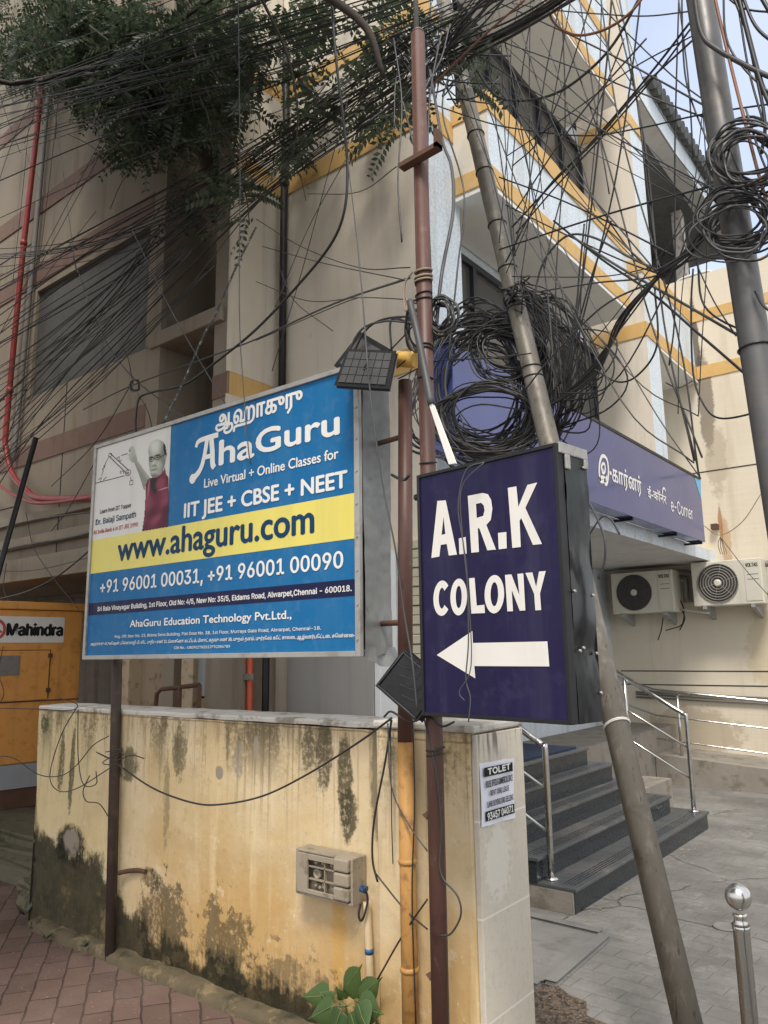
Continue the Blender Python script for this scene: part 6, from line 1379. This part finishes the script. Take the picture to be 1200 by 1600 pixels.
# low cables along the old building
gl = 'cables along the ledge of the old building'
for P_, r_ in (([(-20, 865), (40, 852), (100, 842), (160, 828)], .012), ([(-20, 830), (40, 815), (100, 805), (150, 800)], .008), ([(-20, 940), (40, 925), (90, 900), (140, 860)], .008), ([(-10, 893), (60, 890), (150, 868)], .005), ([(150, 985), (60, 870), (40, 800)], .004), ([(80, 760), (150, 690), (205, 600)], .004), ([(10, 880), (6, 920), (20, 950)], .004), ([(160, 700), (110, 790), (80, 830)], .004)):
    cable([(p[0], p[1], 3.75) for p in P_], r_, 'cable', 'black cable along the ledge of the old tan building', gl)
m = MB()
for k in range(5): m.tube([at(211 + 7 * math.cos(q * .6) + rc.uniform(-2, 2), 602 + 9 * math.sin(q * .6) + rc.uniform(-2, 2), 'y', 3.3) for q in range(10)], .004, 4, closed=True)
m.tube(px_path([(192, 545, 3.3), (200, 560, 3.3), (208, 600, 3.3)]), .004, 4); m.tube(px_path([(215, 615, 3.3), (230, 640, 3.25), (238, 670, 3.2)]), .004, 4)
tag(m.build('wire_knot', MT['cable']), 'knot of wires tied in the air above the blue board', 'wire')

# ------------------------------------------------------------------ coils of spare cable
def coil(label, cx, cy, rx, ry, y, n, jit, r, name='cable_coil', phase=(0, 360), seed=0, tilt=.0, squash=.5):
    q_ = random.Random(seed); mm = MB()
    for k in range(n):
        s = q_.uniform(1 - squash, 1.08); ox, oy = q_.gauss(0, jit), q_.gauss(0, jit); e = q_.uniform(.85, 1.12); ph = q_.uniform(0, 6.3); ty = q_.uniform(-.12, .12); a0 = q_.uniform(0, 6.3)
        P = []
        for j in range(34):
            a_ = j / 34 * 2 * math.pi; w = 1 + .05 * math.sin(3 * a_ + ph) + .03 * math.sin(5 * a_ + 2 * ph)
            X = rx * s * w * math.cos(a_) * e; Yp = ry * s * w * math.sin(a_) / e
            P.append(at(cx + ox + X * math.cos(tilt) - Yp * math.sin(tilt), cy + oy + X * math.sin(tilt) + Yp * math.cos(tilt), 'y', y + ty * math.cos(a_ + a0) + q_.uniform(-.006, .006)))
        mm.cur = q_.choice((0, 0, 1, 1, 2)); mm.tube(P, q_.uniform(*r), 5, closed=True)
    return tag(mm.build(name, [MT['cable'], MT['cable_dusty'], MT['cable_grey']]), label, 'cable coil')
coil('huge tangled coil of black cable hung left of the leaning pole', 757, 608, 92, 106, 3.95, 44, 10, (.004, .0075), seed=1, squash=.30)
coil('smaller inner coil of black cable within the huge tangle', 790, 545, 50, 46, 3.85, 15, 7, (.004, .0065), seed=2, squash=.35)
coil('sagging swag of black cable loops resting on top of the navy sign', 765, 655, 80, 54, 3.75, 16, 9, (.004, .0075), seed=9, squash=.2)
coil('small coil of black cable hung on the brown pole', 690, 492, 22, 30, 2.40, 10, 3, (.0035, .005), seed=3)
coil('coil of black cable looped left of the brown pole beside the solar light', 652, 512, 20, 34, 2.42, 6, 3, (.0035, .0045), seed=7, squash=.25)
coil('upper coil of black cable on the right pole', 1168, 242, 56, 44, 2.60, 15, 9, (.003, .0055), seed=4, squash=.25)
coil('lower coil of black cable on the right pole', 1152, 350, 56, 42, 2.60, 16, 10, (.003, .0055), seed=5, squash=.25, tilt=-.2)
gt = 'cable loops drooping right of the leaning pole'
for k in range(42):
    x1 = rc.uniform(845, 925); y1 = rc.uniform(560, 690)
    cable([(800 + rc.uniform(-10, 12), 452 + rc.uniform(-14, 10), 3.95), (840 + rc.uniform(-14, 30), 478 + rc.uniform(-14, 30), 3.9), (x1 - rc.uniform(0, 20), (480 + y1) / 2 + rc.uniform(-20, 20), 3.9), (x1 - rc.uniform(0, 25), y1, 3.9), (862 + rc.uniform(-14, 14), 690 + rc.uniform(-20, 12), 3.9)], rc.uniform(.0035, .0055), 'cable', 'black cable drooping down the right side of the leaning pole', gt)
for k in range(10):
    x1 = rc.uniform(880, 985); y1 = rc.uniform(540, 690)
    cable([(815, 470, 3.95), (860 + rc.uniform(0, 30), 480 + rc.uniform(-10, 40), 3.9), (x1, y1 - 40, 3.85), (x1 - rc.uniform(10, 40), y1 + 20, 3.85), (870, 640 + rc.uniform(-20, 50), 3.9)], rc.uniform(.003, .005), 'cable', 'loose wide loop of cable right of the leaning pole', gt)
m = MB()
for k in range(26):
    a, b = (800 + rc.gauss(0, 10), 455 + rc.gauss(0, 14)), (806 + rc.gauss(0, 14), 460 + rc.gauss(0, 14))
    m.tube(px_path([(a[0], a[1], 3.66), ((a[0] + b[0]) / 2 + rc.uniform(-14, 14), (a[1] + b[1]) / 2 + rc.uniform(-10, 10), 3.6), (b[0], b[1], 3.66)], 4), rc.uniform(.003, .005), 4)
tag(m.build('wire_knot', MT['cable']), 'dense knot of wires tied round the middle of the leaning pole', 'wire')
gs = 'cable loops left of the coil by the brown pole'
for k in range(9):
    cable([(700 + rc.uniform(-8, 8), 520 + rc.uniform(-20, 20), 2.9), (650 + rc.uniform(-10, 10), 600 + rc.uniform(-30, 30), 2.7), (640 + rc.uniform(-8, 10), 680 + rc.uniform(-20, 20), 2.6), (690 + rc.uniform(-10, 10), 715 + rc.uniform(-10, 5), 2.8)], rc.uniform(.0025, .004), 'cable', 'thin cable loop behind the brown pole left of the big coil', gs)
for P_, r_ in (([(530, 590), (560, 520), (600, 502), (645, 505)], .005), ([(540, 580), (575, 512), (630, 495), (690, 510)], .005), ([(612, 548), (610, 505), (622, 498), (650, 510)], .005), ([(612, 545), (640, 515), (660, 490)], .0035), ([(620, 575), (655, 545), (700, 520)], .003), ([(622, 592), (680, 565), (760, 560), (830, 552)], .003)):
    cable([(p[0], p[1], 2.38) for p in P_], r_, 'cable', 'black lead of the solar light arching to the brown pole', 'leads of the solar light')
link_cables()
# palm tips beyond the terrace
PT = thing('palm', 'palm fronds showing above the wing wall at the right edge', 'tree', (-1.0, 13, 0))
m = MB(); m.tube([(-1.0, 13, 0), (-.95, 13, 7.2)], .12, 10); m.build('trunk', MT['bark'], PT)
LEAF = MB(); 
for k in range(22):
    a_ = k * 2.4; frond(Vector((-.95, 13, 7.2)), Vector((math.cos(a_), math.sin(a_), .8 + .3 * math.sin(k))), 1.3, 14, .45)
LEAF.build('crown', MT['plant'], PT)
